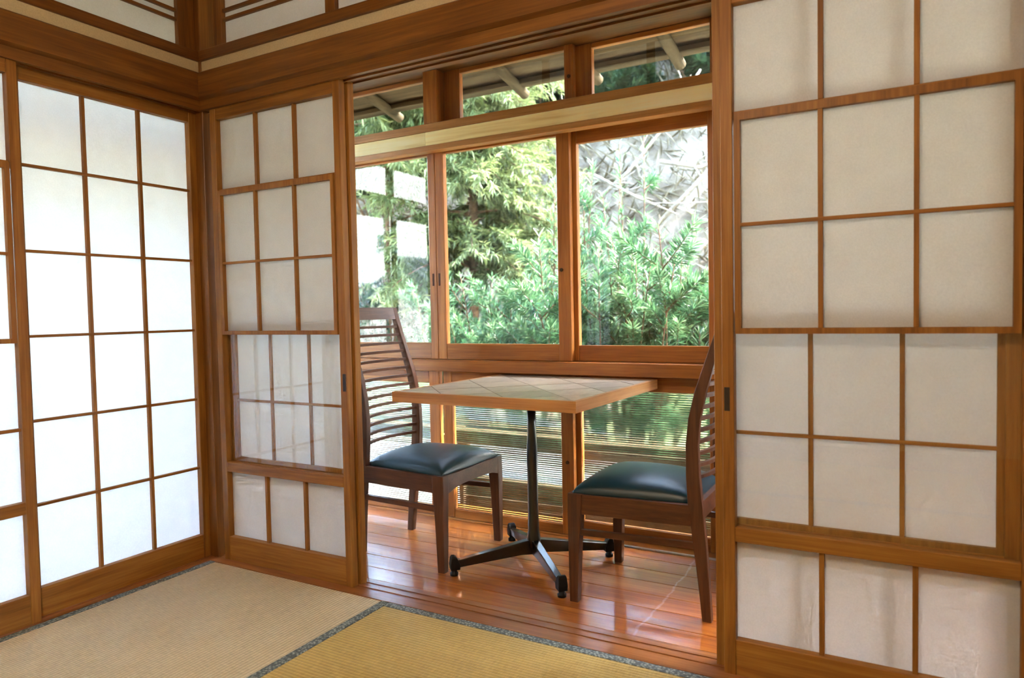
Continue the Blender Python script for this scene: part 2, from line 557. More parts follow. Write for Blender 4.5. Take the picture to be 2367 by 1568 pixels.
# left wall
o = extrude_profile('trim_4', grooved(-0.400, -0.288, -0.05, 0.0005, [(-0.361, -0.339, 0.0025), (-0.326, -0.304, 0.0025)]), -3.3, 0.0, 1, wood('sill', 1))
tag(o, 'wooden threshold under the left paper screens', 'threshold', kind='structure')
o = extrude_profile('trim_5', grooved(-0.400, -0.288, H, 1.803, [(-0.362, -0.338, 0.006), (-0.326, -0.304, 0.006)], top=False), -3.3, 0.0, 1, wood('beam', 1))
tag(o, 'grooved wooden lintel above the left paper screens', 'lintel', kind='structure')
o = extrude_profile('trim_6', [(-0.266, 1.803), (-0.288, 1.796), (-0.33, 1.796), (-0.33, 1.900), (-0.274, 1.900), (-0.264, 1.893)], -3.3, -0.0005, 1, wood('beam', 1))
tag(o, 'deep horizontal tie beam above the left paper screens', 'beam', kind='structure')
# posts
o = box('trim_7', None, -0.402, -0.292, 0.0, 0.11, -0.05, 2.46, 'beam', 0.002)
tag(o, 'square wooden corner post where the two screen walls meet', 'post', kind='structure')
o = box('trim_8', None, 2.362, 2.472, -0.006, 0.10, 0.0006, 1.7595, 'beam', 0.002)
tag(o, 'square wooden post at the right end of the screens', 'post', kind='structure')
# plaster walls
o = boxes_obj('wall_back', [(-0.292, 3.30, 0.004, 0.060, 1.900, 1.952), (-0.292, 3.30, 0.004, 0.060, 2.375, 2.46), (2.472, 3.30, 0.0, 0.06, -0.05, 1.900)], PLASTER)
tag(o, 'sand coloured plaster of the wall above the veranda opening', 'wall', kind='structure')
o = boxes_obj('wall_left', [(-0.36, -0.306, -3.3, 0.0, 1.900, 1.952), (-0.36, -0.306, -3.3, 0.0, 2.375, 2.46)], PLASTER)
tag(o, 'sand coloured plaster of the wall above the left screens', 'wall', kind='structure')
o = boxes_obj('wall_right', [(3.30, 3.40, -3.3, 0.95, -0.05, 2.46)], PLASTER)
tag(o, 'plaster wall to the right of the room', 'wall', kind='structure')
o = boxes_obj('wall_front', [(-0.402, 3.40, -3.40, -3.30, -0.05, 2.46)], PLASTER)
tag(o, 'plaster wall behind the viewer', 'wall', kind='structure')
o = boxes_obj('ceiling', [(-0.402, 3.40, -3.40, 0.06, 2.46, 2.50)], wood('ceil', 1))
tag(o, 'wooden board ceiling of the tatami room', 'ceiling', kind='structure')

# ---- ranma: paper transom screens above the tie beams
def ranma(name, loc, rz, widths, label, Wtot, first_off):
    root = empty(name, loc, rz)
    tag(root, label, 'transom screen', kind='structure')
    box('rail', root, 0.0, Wtot, -0.010, 0.055, 1.952, 1.990, 'beam')
    box('rail', root, 0.0, Wtot, 0.0, 0.055, 2.345, 2.375, 'beam')
    x = first_off
    for i, w in enumerate(widths):
        box('stile', root, x, x + 0.045, 0.016, 0.042, 1.990, 2.345, 'beam')
        x += 0.045
        box('paper_pane', root, x, x + w, 0.0362, 0.0368, 1.990, 2.345, PAPER, 0)
        for zz in (2.098, 2.132, 2.235, 2.268):
            box('muntin', root, x, x + w, 0.022, 0.035, zz - 0.006, zz + 0.006, 'beam', 0.001)
        x += w
    box('stile', root, x, Wtot, 0.016, 0.042, 1.990, 2.345, 'beam')
    return root
ranma('window_1', (-0.292, 0.0, 0.0), 0.0, [0.530, 0.530, 0.530, 0.530], 'paper transom screen above the veranda opening', 2.79, 0.062)
# rotated: local x runs towards the corner, so lay it out from the far end
ranma('window_2', (-0.306, -3.28, 0.0), math.pi / 2, [0.595] * 5, 'paper transom screen above the left screens', 3.28, 0.010)

# ---- sliding paper screens
DW, DT, DH = 0.664, 0.030, 1.7655
MX = (0.2345, 0.4345)
def screen(name, loc, rz, kind, label, pull=None):
    """local x across, local -y towards the room, z up"""
    root = empty(name, loc, rz)
    tag(root, label, 'sliding screen', kind='structure')
    S = 0.030
    zb = -0.0015
    box('stile', root, 0, S, 0, DT, zb, DH, 'shoji')
    box('stile', root, DW - S, DW, 0, DT, zb, DH, 'shoji')
    box('rail', root, S, DW - S, 0.001, DT - 0.001, zb, 0.093, 'shoji')
    box('rail', root, S, DW - S, 0.001, DT - 0.001, 1.7185, DH, 'shoji')
    my0, my1, py = 0.010, 0.024, 0.0246
    def cells(parent, xs, zs, y):
        for i in range(len(xs) - 1):
            for j in range(len(zs) - 1):
                box('paper_pane', parent, xs[i], xs[i + 1], y, y + 0.0005, zs[j], zs[j + 1], PAPER, 0)
    if kind == 'plain':
        zs = [0.093] + [0.3605 + 0.2735 * i for i in range(5)] + [1.7185]
        for x in MX:
            box('muntin', root, x - 0.0055, x + 0.0055, my0, my1, zs[0], zs[-1], 'shoji', 0.0008)
        for z in zs[1:-1]:
            box('muntin', root, S, DW - S, my0 - 0.001, my1 - 0.001, z - 0.0045, z + 0.0045, 'shoji', 0.0008)
        cells(root, [S, MX[0], MX[1], DW - S], zs, py)
    else:
        box('rail', root, S, DW - S, 0.001, DT - 0.001, 0.351, 0.389, 'shoji')
        box('rail', root, S, DW - S, 0.010, DT - 0.001, 1.432, 1.452, 'shoji')
        for x in MX:
            box('muntin', root, x - 0.0060, x + 0.0060, my0, my1, 0.093, 0.351, 'shoji', 0.0008)
            box('muntin', root, x - 0.0060, x + 0.0060, my0, my1, 1.452, 1.7185, 'shoji', 0.0008)
        if kind == 'down':  # hidden rows glazed instead of papered, to pass more light forward
            box('glass_pane', root, S, DW - S, 0.0195, 0.0215, 0.093, 0.351, GLASS_DOOR, 0)
            box('glass_pane', root, S, DW - S, 0.0195, 0.0215, 1.452, 1.7185, GLASS_DOOR, 0)
        else:
            cells(root, [S, MX[0], MX[1], DW - S], [0.093, 0.351], py)
            cells(root, [S, MX[0], MX[1], DW - S], [1.452, 1.7185], py)
        if kind in ('up', 'down'):
            box('glass_pane', root, S, DW - S, 0.0195, 0.0215, 0.389, 1.432, GLASS_DOOR, 0)
        if kind == 'paper':
            for x in MX:
                box('muntin', root, x - 0.0055, x + 0.0055, my0, my1, 0.389, 0.90, 'shoji', 0.0008)
            box('muntin', root, S, DW - S, my0 - 0.001, my1 - 0.001, 0.612, 0.622, 'shoji', 0.0008)
            cells(root, [S, MX[0], MX[1], DW - S], [0.389, 0.617, 0.90], py)
        # the lifting sash, raised or lowered
        z0 = 0.889 if kind != 'down' else 0.389
        zm = z0 + (0.276 if kind != 'down' else 0.241)
        z1 = z0 + 0.556
        ya, yb = -0.003, 0.0135
        xa, xb = 0.0345, DW - 0.0345
        if kind == 'down':
            xa, xb = 0.0302, DW - 0.0302
            ya, yb = 0.004, 0.0165
        s = 0.0145
        bm = bmesh.new()
        for (x0, x1, q0, q1) in ((xa, xa + s, z0, z1), (xb - s, xb, z0, z1), (xa + s, xb - s, z0, z0 + 0.0145), (xa + s, xb - s, z1 - 0.0185, z1)):
            r = bmesh.ops.create_cube(bm, size=1.0)
            for v in r['verts']:
                v.co = Vector(((x0 + x1) / 2 + v.co.x * (x1 - x0), (ya + yb) / 2 + v.co.y * (yb - ya), (q0 + q1) / 2 + v.co.z * (q1 - q0)))
        me = bpy.data.meshes.new('lifting_sash'); bm.to_mesh(me); bm.free()
        me.materials.append(wood('shoji', 2))
        sash = link(bpy.data.objects.new('lifting_sash', me), root)
        for x in MX:
            box('muntin', sash, x - 0.0055, x + 0.0055, ya + 0.002, yb - 0.001, z0 + 0.0145, z1 - 0.0185, 'shoji', 0.0008)
        box('muntin', sash, xa + s, xb - s, ya + 0.001, yb - 0.002, zm - 0.0045, zm + 0.0045, 'shoji', 0.0008)
        cells(sash, [xa + s, MX[0], MX[1], xb - s], [z0 + 0.0145, zm, z1 - 0.0185], yb - 0.0006)
    if pull is not None:
        x = pull
        pf = box('finger_pull', root, x - 0.0075, x + 0.0075, -0.0006, 0.004, 0.690, 0.752, DARKPULL, 0.001)
    return root

screen('door_1', (-0.252, 0.0, 0.0), 0, 'up', 'paper screen with glass lower window beside the corner post', pull=DW - 0.012)
screen('door_2', (-0.244, 0.036, 0.0), 0, 'down', 'paper screen stacked behind the one beside the corner post')
screen('door_3', (1.6887, 0.0, 0.0), 0, 'up', 'large paper screen with glass lower window on the far right', pull=0.0125)
screen('door_4', (1.661, 0.036, 0.0), 0, 'down', 'paper screen stacked behind the far right one')
screen('door_5', (-0.335, -0.664, 0.0), math.pi / 2, 'plain', 'bright paper screen of thin bars left of the corner post')
screen('door_6', (-0.300, -1.318, 0.0), math.pi / 2, 'paper', 'bright paper screen cut by the left edge of the picture')
screen('door_7', (-0.335, -1.975, 0.0), math.pi / 2, 'plain', 'bright paper screen along the left wall nearer the viewer')
screen('door_8', (-0.300, -2.635, 0.0), math.pi / 2, 'paper', 'bright paper screen at the near end of the left wall')
o = boxes_obj('wall_left_end', [(-0.40, -0.29, -3.3, -2.64, 0.0, 1.76)], PLASTER)
o.name = 'wall_left_near'
tag(o, 'plaster wall at the near end of the left side', 'wall', kind='structure')

# ---- pendant lamp in the middle of the room ceiling
def pendant(loc, strength):
    root = empty('pendant_lamp', loc)
    tag(root, 'square paper pendant lamp hanging from the room ceiling', 'lamp')
    m, n, l = new_mat('lit_lamp_paper')
    e = n.new('ShaderNodeEmission')
    e.inputs['Color'].default_value = (1.0, 0.84, 0.62, 1)
    e.inputs['Strength'].default_value = strength
    out(n, l, e.outputs[0])
    w = 0.25
    box('diffuser', root, -w, w, -w, w, -0.13, 0.0, m, 0.004)
    for sx in (-1, 1):
        for sy in (-1, 1):
            box('corner_bar', root, sx * w - 0.008, sx * w + 0.008, sy * w - 0.008, sy * w + 0.008, -0.145, 0.015, 'shoji', 0.001)
    for s_ in (-1, 1):
        box('frame_bar', root, -w, w, s_ * w - 0.006, s_ * w + 0.006, 0.002, 0.014, 'shoji', 0.001)
        box('frame_bar', root, s_ * w - 0.006, s_ * w + 0.006, -w, w, 0.002, 0.014, 'shoji', 0.001)
    tube_obj('cord', [(0, 0, 0.0), (0, 0, 2.455 - loc[2])], [0.004, 0.004], DARKPULL, root, 6)
    return root
pendant((1.45, -1.75, 2.05), 3.9)

# ---- tatami mats
def tatami(x0, x1, y0, y1, axis, label):
    root = empty('tatami_mat', ((x0 + x1) / 2, (y0 + y1) / 2, 0.0))
    tag(root, label, 'tatami mat', 'tatami mats on the room floor')
    hx, hy = (x1 - x0) / 2, (y1 - y0) / 2
    box('rush_surface', root, -hx, hx, -hy, hy, -0.05, -0.0012, RUSH if axis == 1 else RUSH_X, 0.002)
    b = 0.030
    if axis == 1:
        box('cloth_border', root, -hx, -hx + b, -hy, hy, -0.0492, 0.0004, HERI, 0.0012)
        box('cloth_border', root, hx - b, hx, -hy, hy, -0.0492, 0.0004, HERI, 0.0012)
    else:
        box('cloth_border', root, -hx, hx, -hy, -hy + b, -0.0492, 0.0004, HERI, 0.0012)
        box('cloth_border', root, -hx, hx, hy - b, hy, -0.0492, 0.0004, HERI, 0.0012)
    return root
tatami(-0.287, 0.606, -1.86, -0.041, 1, 'rush tatami mat in the corner in front of the left screens')
tatami(0.607, 2.44, -0.950, -0.041, 0, 'golden rush tatami mat along the veranda threshold')
tatami(0.607, 2.44, -1.860, -0.951, 0, 'rush tatami mat under the viewer')
tatami(-0.287, 1.075, -2.772, -1.861, 0, 'rush tatami mat behind the viewer on the left')
tatami(1.076, 2.44, -2.772, -1.861, 0, 'rush tatami mat behind the viewer on the right')
o = boxes_obj('floor', [(-0.40, 3.30, -3.30, -0.04, -0.12, -0.0505), (2.441, 3.30, -3.30, -0.041, -0.0505, 0.0), (-0.287, 2.44, -3.30, -2.773, -0.0505, 0.0)], wood('sill', 0))
tag(o, 'wooden sub-floor under the tatami mats', 'floor', kind='structure')

# ---- veranda floor: varnished planks along X
vf = empty('floor_veranda', (0, 0, 0))
tag(vf, 'glossy varnished plank floor of the veranda', 'floor', kind='structure')
ys = [0.0925] + [0.190 + 0.1068 * i for i in range(7)]
PL_END = (-1.18, 3.30)
for i in range(len(ys) - 1):
    box('plank', vf, PL_END[0], PL_END[1], ys[i] + 0.0006, ys[i + 1] - 0.0006, -0.03, 0.0, 'plank', 0.0016)
boxes_obj('underlay', [(PL_END[0], PL_END[1], 0.092, 0.95, -0.06, -0.0302)], wood('sill', 0), vf)

# ---- veranda window wall (front track Y .845-.875, back track .880-.910)
o = box('trim_9', None, -1.18, 1.50, 0.800, 0.935, 0.690, 0.742, 'sash', 0.002)
tag(o, 'wooden ledge rail between the lower and upper veranda windows', 'ledge', kind='structure')
o = box('trim_10', None, -1.18, 1.50, 0.8315, 0.935, -0.03, 0.004, 'sash', 0.002)
tag(o, 'wooden bottom track of the veranda windows', 'track', kind='structure')
o = box('window_track_strip', None, 0.886, 1.499, 0.814, 0.828, 0.0, 0.006, ALU, 0.001)
o.name = 'trim_11'
tag(o, 'thin shiny metal strip on the floor below the right window', 'track', kind='structure')
# pale jointed beam
bm_root = empty('trim_12', (0, 0, 0))
tag(bm_root, 'beam with pale facing boards between windows and transom', 'beam', kind='structure')
box('ledge', bm_root, -1.18, 1.50, 0.800, 0.935, 1.781, 1.818, 'edge', 0.002)
box('lip', bm_root, -1.18, 1.50, 0.800, 0.850, 1.694, 1.720, 'edge', 0.002)
box('core', bm_root, -1.18, 1.50, 0.812, 0.935, 1.7202, 1.7808, 'sash', 0.001)
box('facing_board', bm_root, -1.18, 0.1895, 0.804, 0.8118, 1.7202, 1.7808, 'pale', 0.0012)
box('facing_board', bm_root, 0.1905, 1.50, 0.802, 0.8118, 1.7202, 1.7808, 'pale', 0.0012)
o = box('trim_13', None, -1.18, 1.60, 0.800, 0.935, 2.056, 2.43, 'beam', 0.002)
tag(o, 'wooden head beam above the veranda transom windows', 'beam', kind='structure')
o = box('trim_14', None, 0.180, 0.256, 0.806, 0.915, 1.8185, 2.0555, 'sash', 0.002)
tag(o, 'short wooden post between the transom windows', 'post', kind='structure')
o = box('trim_15', None, 1.501, 1.60, 0.800, 0.935, 0.0005, 2.0555, 'sash', 0.002)
tag(o, 'wooden jamb post at the right of the veranda windows', 'post', kind='structure')
o = box('trim_16', None, -1.281, -1.181, 0.800, 0.935, 0.0005, 2.43, 'sash', 0.002)
tag(o, 'wooden jamb post at the left of the veranda windows', 'post', kind='structure')
o = boxes_obj('wall_veranda', [(-1.28, -0.403, -3.40, -3.30, -0.05, 2.43)], PLASTER_W)
tag(o, 'pale plaster walls closing the ends of the veranda', 'wall', kind='structure')
o = boxes_obj('ceiling_veranda', [(-1.28, 3.40, 0.061, 0.935, 2.431, 2.47), (-1.28, -0.403, -3.40, 0.061, 2.431, 2.47)], wood('ceil', 0))
tag(o, 'wooden board ceiling of the veranda', 'ceiling', kind='structure')

def reed_pane(name, parent, x0, x1, y, z0, z1, pitch=0.0092, amp=0.00115, seg=6):
    nz = int(round((z1 - z0) / pitch)) * seg
    vs, fs = [], []
    for i in range(nz + 1):
        z = z0 + (z1 - z0) * i / nz
        ph = 2 * math.pi * i / seg
        yy = y - amp * math.cos(ph)
        vs += [(x0, yy, z), (x1, yy, z), (x0, y + 0.003, z), (x1, y + 0.003, z)]
    for i in range(nz):
        a = i * 4; b = a + 4
        fs += [(a, a + 1, b + 1, b), (a + 3, a + 2, b + 2, b + 3), (a + 2, a, b, b + 2), (a + 1, a + 3, b + 3, b + 1)]
    fs += [(0, 2, 3, 1), (nz * 4, nz * 4 + 1, nz * 4 + 3, nz * 4 + 2)]
    return mesh_obj(name, vs, fs, REED, parent, False)

def window(name, x0, x1, z0, z1, y, sl, sr, rb, rt, label, glass='clear', lock=None, pulls=(), side=False):
    root = empty(name, (y, x0, 0), math.pi / 2) if side else empty(name, (x0, y, 0))
    tag(root, label, 'window', kind='structure')
    W = x1 - x0
    T = 0.030
    box('stile', root, 0, sl, 0, T, z0, z1, 'sash', 0.002)
    box('stile', root, W - sr, W, 0, T, z0, z1, 'sash', 0.002)
    box('rail', root, sl, W - sr, 0.002, T - 0.002, z0, z0 + rb, 'sash', 0.002)
    box('rail', root, sl, W - sr, 0.002, T - 0.002, z1 - rt, z1, 'sash', 0.002)
    if glass == 'clear':
        box('glass_pane', root, sl, W - sr, 0.014, 0.017, z0 + rb, z1 - rt, GLASS, 0)
    else:
        reed_pane('reeded_pane', root, sl, W - sr, 0.014, z0 + rb, z1 - rt)
    if lock is not None:
        lx, lz = lock
        v, f = sweep([(lx, 0.001, lz), (lx, -0.004, lz)], [0.0085, 0.0070], 14)
        k = mesh_obj('lock', v, f, BRASS, root)
        box('key_slot', k, lx - 0.0012, lx + 0.0012, -0.0046, -0.0038, lz - 0.005, lz + 0.005, DARKPULL, 0)
    for (lx, lz) in pulls:
        box('finger_pull', root, lx - 0.006, lx + 0.006, -0.0005, 0.003, lz - 0.029, lz + 0.029, POCKET, 0.001)
    return root
FY, BY = 0.845, 0.881
window('window_3', -0.457, 0.2065, 0.743, 1.716, FY, 0.05, 0.041, 0.076, 0.030, 'clear veranda window behind the left chair', pulls=[(0.6435, 1.112)])
window('window_4', 0.2075, 0.885, 0.743, 1.716, FY, 0.046, 0.059, 0.072, 0.030, 'clear veranda window in the middle above the table', lock=(0.635, 1.128), pulls=[(0.013, 1.112)])
window('window_5', 0.832, 1.4995, 0.743, 1.7198, BY, 0.070, 0.055, 0.066, 0.067, 'clear veranda window on the right showing the leafy shrub')
window('window_6', -1.180, -0.405, 0.743, 1.7198, BY, 0.05, 0.05, 0.066, 0.067, 'clear veranda window at the far left')
window('window_7', -0.457, 0.2050, 0.0045, 0.6895, FY, 0.05, 0.058, 0.040, 0.058, 'reeded lower window behind the left chair', 'reed')
window('window_8', 0.2280, 0.885, 0.0045, 0.6895, FY, 0.048, 0.056, 0.040, 0.064, 'reeded lower window behind the table column', 'reed', lock=(0.628, 0.314))
window('window_9', 0.832, 1.4995, 0.0045, 0.6895, BY, 0.074, 0.055, 0.055, 0.066, 'reeded lower window behind the right chair', 'reed')
window('window_10', -1.180, -0.405, 0.0045, 0.6895, BY, 0.05, 0.05, 0.055, 0.066, 'reeded lower window at the far left', 'reed')
window('window_11', -1.180, 0.1795, 1.8185, 2.0555, FY + 0.02, 0.02, 0.012, 0.010, 0.020, 'transom window above the left veranda window')
window('window_12', 0.262, 0.905, 1.8185, 2.0555, FY + 0.01, 0.085, 0.040, 0.010, 0.020, 'transom window above the middle veranda window', lock=(0.624, 1.925))
window('window_13', 0.895, 1.4995, 1.8185, 2.0555, BY + 0.01, 0.078, 0.045, 0.010, 0.020, 'transom window above the right veranda window')
window('window_26', 1.601, 2.45, 0.005, 2.055, FY, 0.045, 0.045, 0.62, 0.04, 'tall clear veranda window hidden behind the far right screen')  # tall solid bottom rail, here and next, added to keep direct sun out
window('window_27', 2.45, 3.299, 0.005, 2.055, BY, 0.045, 0.045, 0.62, 0.04, 'tall clear veranda window at the far right end')
o = box('trim_20', None, 1.6005, 3.30, 0.800, 0.935, 2.056, 2.43, 'beam', 0.002)
tag(o, 'wooden head beam above the far right veranda windows', 'beam', kind='structure')
o = box('trim_21', None, 1.6005, 3.30, 0.8315, 0.935, -0.03, 0.004, 'sash', 0.002)
tag(o, 'wooden bottom track of the far right veranda windows', 'track', kind='structure')
# the veranda turns the corner and runs on behind the left paper screens
names_ = ['nearest the garden corner', 'second from the garden corner', 'third from the garden corner', 'fourth from the garden corner', 'fifth from the garden corner', 'farthest from the garden corner']
for k in range(6):
    y1 = 0.762 - 0.681 * k
    window('window_%d' % (14 + k), y1 - 0.680, y1, 0.005, 1.694, -1.215 - 0.034 * (k % 2), 0.038, 0.038, 0.07, 0.03, 'tall clear window of the left veranda, ' + names_[k], side=True)
    window('window_%d' % (20 + k), y1 - 0.680, y1, 1.8185, 2.0555, -1.225, 0.03, 0.03, 0.012, 0.02, 'transom window of the left veranda, ' + names_[k], side=True)
o = box('trim_17', None, -1.281, -1.181, -3.30, 0.798, 2.056, 2.43, 'beam', 0.002)
tag(o, 'wooden head beam above the left veranda windows', 'beam', kind='structure')
o = box('trim_18', None, -1.281, -1.181, -3.30, 0.798, -0.03, 0.004, 'sash', 0.002)
tag(o, 'wooden bottom track of the left veranda windows', 'track', kind='structure')
o = box('trim_19', None, -1.281, -1.181, -3.30, 0.798, 1.695, 1.818, 'edge', 0.002)
tag(o, 'beam between windows and transoms of the left veranda', 'beam', kind='structure')
vs_ = empty('floor_side_veranda', (0, 0, 0))
tag(vs_, 'glossy plank floor of the left veranda', 'floor', kind='structure')
for k in range(7):
    xa = -1.180 + k * 0.1112
    box('plank', vs_, xa + 0.0006, xa + 0.1106, -3.30, 0.091, -0.03, 0.0, 'plank', 0.0016)
boxes_obj('underlay', [(-1.18, -0.401, -3.30, 0.091, -0.06, -0.0302)], wood('sill', 1), vs_)

for (cx, lab) in ((0.585, 'small dark catch on the ledge of the middle transom'), (1.418, 'small dark catch on the ledge of the right transom')):
    c = empty('window_catch', (cx, 0.835, 1.818))
    tag(c, lab, 'catch', 'transom window catches')
    box('base_plate', c, -0.016, 0.016, -0.006, 0.006, 0, 0.004, DARKPULL, 0.001)
    box('tongue', c, -0.010, 0.010, -0.004, 0.004, 0.004, 0.009, BRASS, 0.001)

# ---- eave roof outside the veranda: boards on round rafters
eave = empty('eave_roof', (0, 0, 0))
tag(eave, 'weathered board eave on round rafters outside the transom', 'roof', kind='structure')
SL = 0.205
def ez(y): return 2.190 + SL * (1.70 - y)
bw = 0.205
y = 1.655
i = 0
while y > 0.95:
    y0 = max(y - bw, 0.94)
    z_a, z_b = ez(y0) + 0.037 + 0.008 * (i % 2), ez(y) + 0.037 + 0.008 * (i % 2)
    vs = []
    for x in (-2.4, 3.6):
        vs += [(x, y0 - 0.012, z_a), (x, y, z_b), (x, y, z_b + 0.014), (x, y0 - 0.012, z_a + 0.014)]
    mesh_obj('board', vs, [(0, 1, 2, 3), (7, 6, 5, 4), (0, 4, 5, 1), (1, 5, 6, 2), (2, 6, 7, 3), (3, 7, 4, 0)], wood('weathered', 0), eave)
    y = y0
    i += 1
# fascia strips at the eave edge
for (ya, yb, za, zb) in ((1.600, 1.672, 2.203, 2.232), (1.650, 1.690, 2.219, 2.275)):
    box('fascia', eave, -2.4, 3.6, ya, yb, za, zb, 'weathered', 0.004)
for k in range(-4, 7):
    x = 0.226 + 0.4435 * k
    dx = random.uniform(-0.008, 0.008)
    p = [(x, 0.92, ez(0.92)), (x + dx, 1.35, ez(1.35)), (x, 1.72, ez(1.72) - 0.004)]
    tube_obj('rafter', p, [0.031, 0.030, 0.029], wood('weathered', 1), eave, 12)
# roof slab over the house, left overhang deepened to dim the left screens
o = boxes_obj('roof', [(-2.5, 3.6, -3.6, 0.94, 2.505, 2.60)], wood('weathered', 0))
tag(o, 'house roof above the rooms', 'roof', kind='structure')

# ================================================================== FURNITURE
def chair(label, loc, rz):
    """local +x is the front, origin on the floor under the seat centre"""
    root = empty('dining_chair', loc, rz)
    tag(root, label, 'chair', 'dining chairs at the veranda table')
    cm = wood('chair', 2)
    # side profile of the rear posts: z, x, half depth
    prof = [(0.0, -0.208, 0.014), (0.12, -0.200, 0.017), (0.24, -0.190, 0.020), (0.35, -0.179, 0.0225), (0.45, -0.171, 0.0205),
            (0.54, -0.169, 0.019), (0.62, -0.176, 0.018), (0.70, -0.194, 0.0175), (0.78, -0.219, 0.0155), (0.86, -0.245, 0.0135), (0.93, -0.266, 0.0120), (0.985, -0.281, 0.0105)]
    def px(z):
        for a, b in zip(prof, prof[1:]):
            if a[0] <= z <= b[0]:
                t = (z - a[0]) / (b[0] - a[0])
                return a[1] + t * (b[1] - a[1])
        return prof[-1][1]
    def py(z):
        return 0.163 + (0.012 if z < 0.36 else 0.012 * (1 - (z - 0.36) / 0.62)) * min(1, z / 0.3) + 0.0
    for s in (-1, 1):
        rect_sweep([((x, s * py(z), z), hd, 0.0135 if z < 0.5 else 0.0125) for z, x, hd in prof], cm, 'rear_leg', root, 0.003)
    for s in (-1, 1):
        # front legs taper to the foot
        rect_sweep([((0.215, s * 0.203, 0.0), 0.0145, 0.0145), ((0.212, s * 0.201, 0.20), 0.0195, 0.018), ((0.209, s * 0.199, 0.30), 0.024, 0.019), ((0.207, s * 0.198, 0.358), 0.025, 0.019)], cm, 'front_leg', root, 0.003)
    # seat rails
    mx = wood('chair', 0)
    def rail(name, a, b, th, z0, z1, arch=0.0):
        """vertical board from point a to b (xy), its lower edge arched up"""
        a = Vector((a[0], a[1], 0)); b = Vector((b[0], b[1], 0))
        d = (b - a).normalized(); nrm = Vector((-d.y, d.x, 0)) * th / 2
        N = 8
        vs, fs = [], []
        for i in range(N + 1):
            t = i / N
            p = a + (b - a) * t
            zl = z0 + arch * (1 - (2 * t - 1) ** 4)
            for q in (p - nrm, p + nrm):
                vs += [(q.x, q.y, zl), (q.x, q.y, z1)]
        for i in range(N):
            k = i * 4; m = k + 4
            fs += [(k, m, m + 1, k + 1), (k + 2, k + 3, m + 3, m + 2), (k, k + 2, m + 2, m), (k + 1, m + 1, m + 3, k + 3)]
        fs += [(0, 1, 3, 2), (N * 4, N * 4 + 2, N * 4 + 3, N * 4 + 1)]
        return mesh_obj(name, vs, fs, mx, root)
    for s in (-1, 1):
        rail('side_rail', (-0.165, s * 0.178), (0.190, s * 0.204), 0.020, 0.293, 0.357)
        rail('stretcher', (-0.172, s * 0.174), (0.200, s * 0.201), 0.016, 0.222, 0.241)
    rail('front_rail', (0.222, -0.184), (0.222, 0.184), 0.020, 0.288, 0.357, 0.018)
    rail('back_rail', (-0.178, -0.164), (-0.178, 0.164), 0.020, 0.300, 0.357)
    # slats, bowed backwards between the rear posts
    ns = 14
    for i in range(ns):
        z = 0.438 + (0.902 - 0.438) * i / (ns - 1)
        w = py(z) - 0.011
        bow = 0.036 * (1 - 0.55 * i / (ns - 1))
        N = 10
        vs, fs = [], []
        for j in range(N + 1):
            t = -1 + 2 * j / N
            xx = px(z) - bow * (1 - t * t)
            for ddx, ddz in ((-0.0065, -0.0055), (0.0065, -0.0055), (0.0065, 0.0055), (-0.0065, 0.0055)):
                vs.append((xx + ddx, t * w, z + ddz))
        for j in range(N):
            for k in range(4):
                k2 = (k + 1) % 4
                fs.append((j * 4 + k, j * 4 + k2, j * 4 + 4 + k2, j * 4 + 4 + k))
        fs += [(3, 2, 1, 0), (N * 4, N * 4 + 1, N * 4 + 2, N * 4 + 3)]
        mesh_obj('slat', vs, fs, wood('chair', 1), root)
    # crest rail
    N = 10
    vs, fs = [], []
    for j in range(N + 1):
        t = -1 + 2 * j / N
        w = py(0.95) - 0.010
        for zz in (0.934, 0.986):
            xx = px(zz) - 0.014 * (1 - t * t)
            vs += [(xx - 0.0095, t * w, zz), (xx + 0.0095, t * w, zz)]
    for j in range(N):
        k = j * 4; m = k + 4
        fs += [(k + 1, k + 3, m + 3, m + 1), (k, m, m + 2, k + 2), (k, k + 1, m + 1, m), (k + 2, m + 2, m + 3, k + 3)]
    fs += [(0, 2, 3, 1), (N * 4, N * 4 + 1, N * 4 + 3, N * 4 + 2)]
    mesh_obj('crest_rail', vs, fs, wood('chair', 1), root)
    # padded seat
    NX, NY = 26, 26
    vs, fs = [], []
    def hw(t):
        return 0.166 + 0.040 * t
    def top(u, v):
        e = (1 - abs(u) ** 5.0) * (1 - abs(v) ** 5.0)
        crown = 0.020 * (1 - u * u) * (1 - v * v)
        return 0.362 + 0.037 * max(e, 0) ** 0.45 + crown
    for i in range(NX + 1):
        u = -1 + 2 * i / NX
        u = math.copysign(1 - (1 - abs(u)) ** 1.4, u)
        for j in range(NY + 1):
            v = -1 + 2 * j / NY
            v = math.copysign(1 - (1 - abs(v)) ** 1.4, v)
            x = 0.026 + 0.196 * u * (1 - 0.012 * v ** 6)
            yw = hw((u + 1) / 2)
            yv = v * yw * (1 - 0.012 * u ** 6)
            if x < -0.148:
                yv = max(-0.158, min(0.158, yv))
            vs.append((x, yv, top(u, v)))
    M_ = NY + 1
    for i in range(NX):
        for j in range(NY):
            fs.append((i * M_ + j, (i + 1) * M_ + j, (i + 1) * M_ + j + 1, i * M_ + j + 1))
    rim = [i * M_ for i in range(NX + 1)] + [NX * M_ + j for j in range(1, NY + 1)] + [i * M_ + NY for i in range(NX - 1, -1, -1)] + [j for j in range(NY - 1, 0, -1)]
    base = len(vs)
    for r in rim:
        vs.append((vs[r][0], vs[r][1], 0.352))
    for k in range(len(rim)):
        k2 = (k + 1) % len(rim)
        fs.append((rim[k], base + k, base + k2, rim[k2]))
    fs.append(tuple(base + k for k in range(len(rim) - 1, -1, -1)))
    mesh_obj('seat_cushion', vs, fs, LEATHER, root, True)
    return root

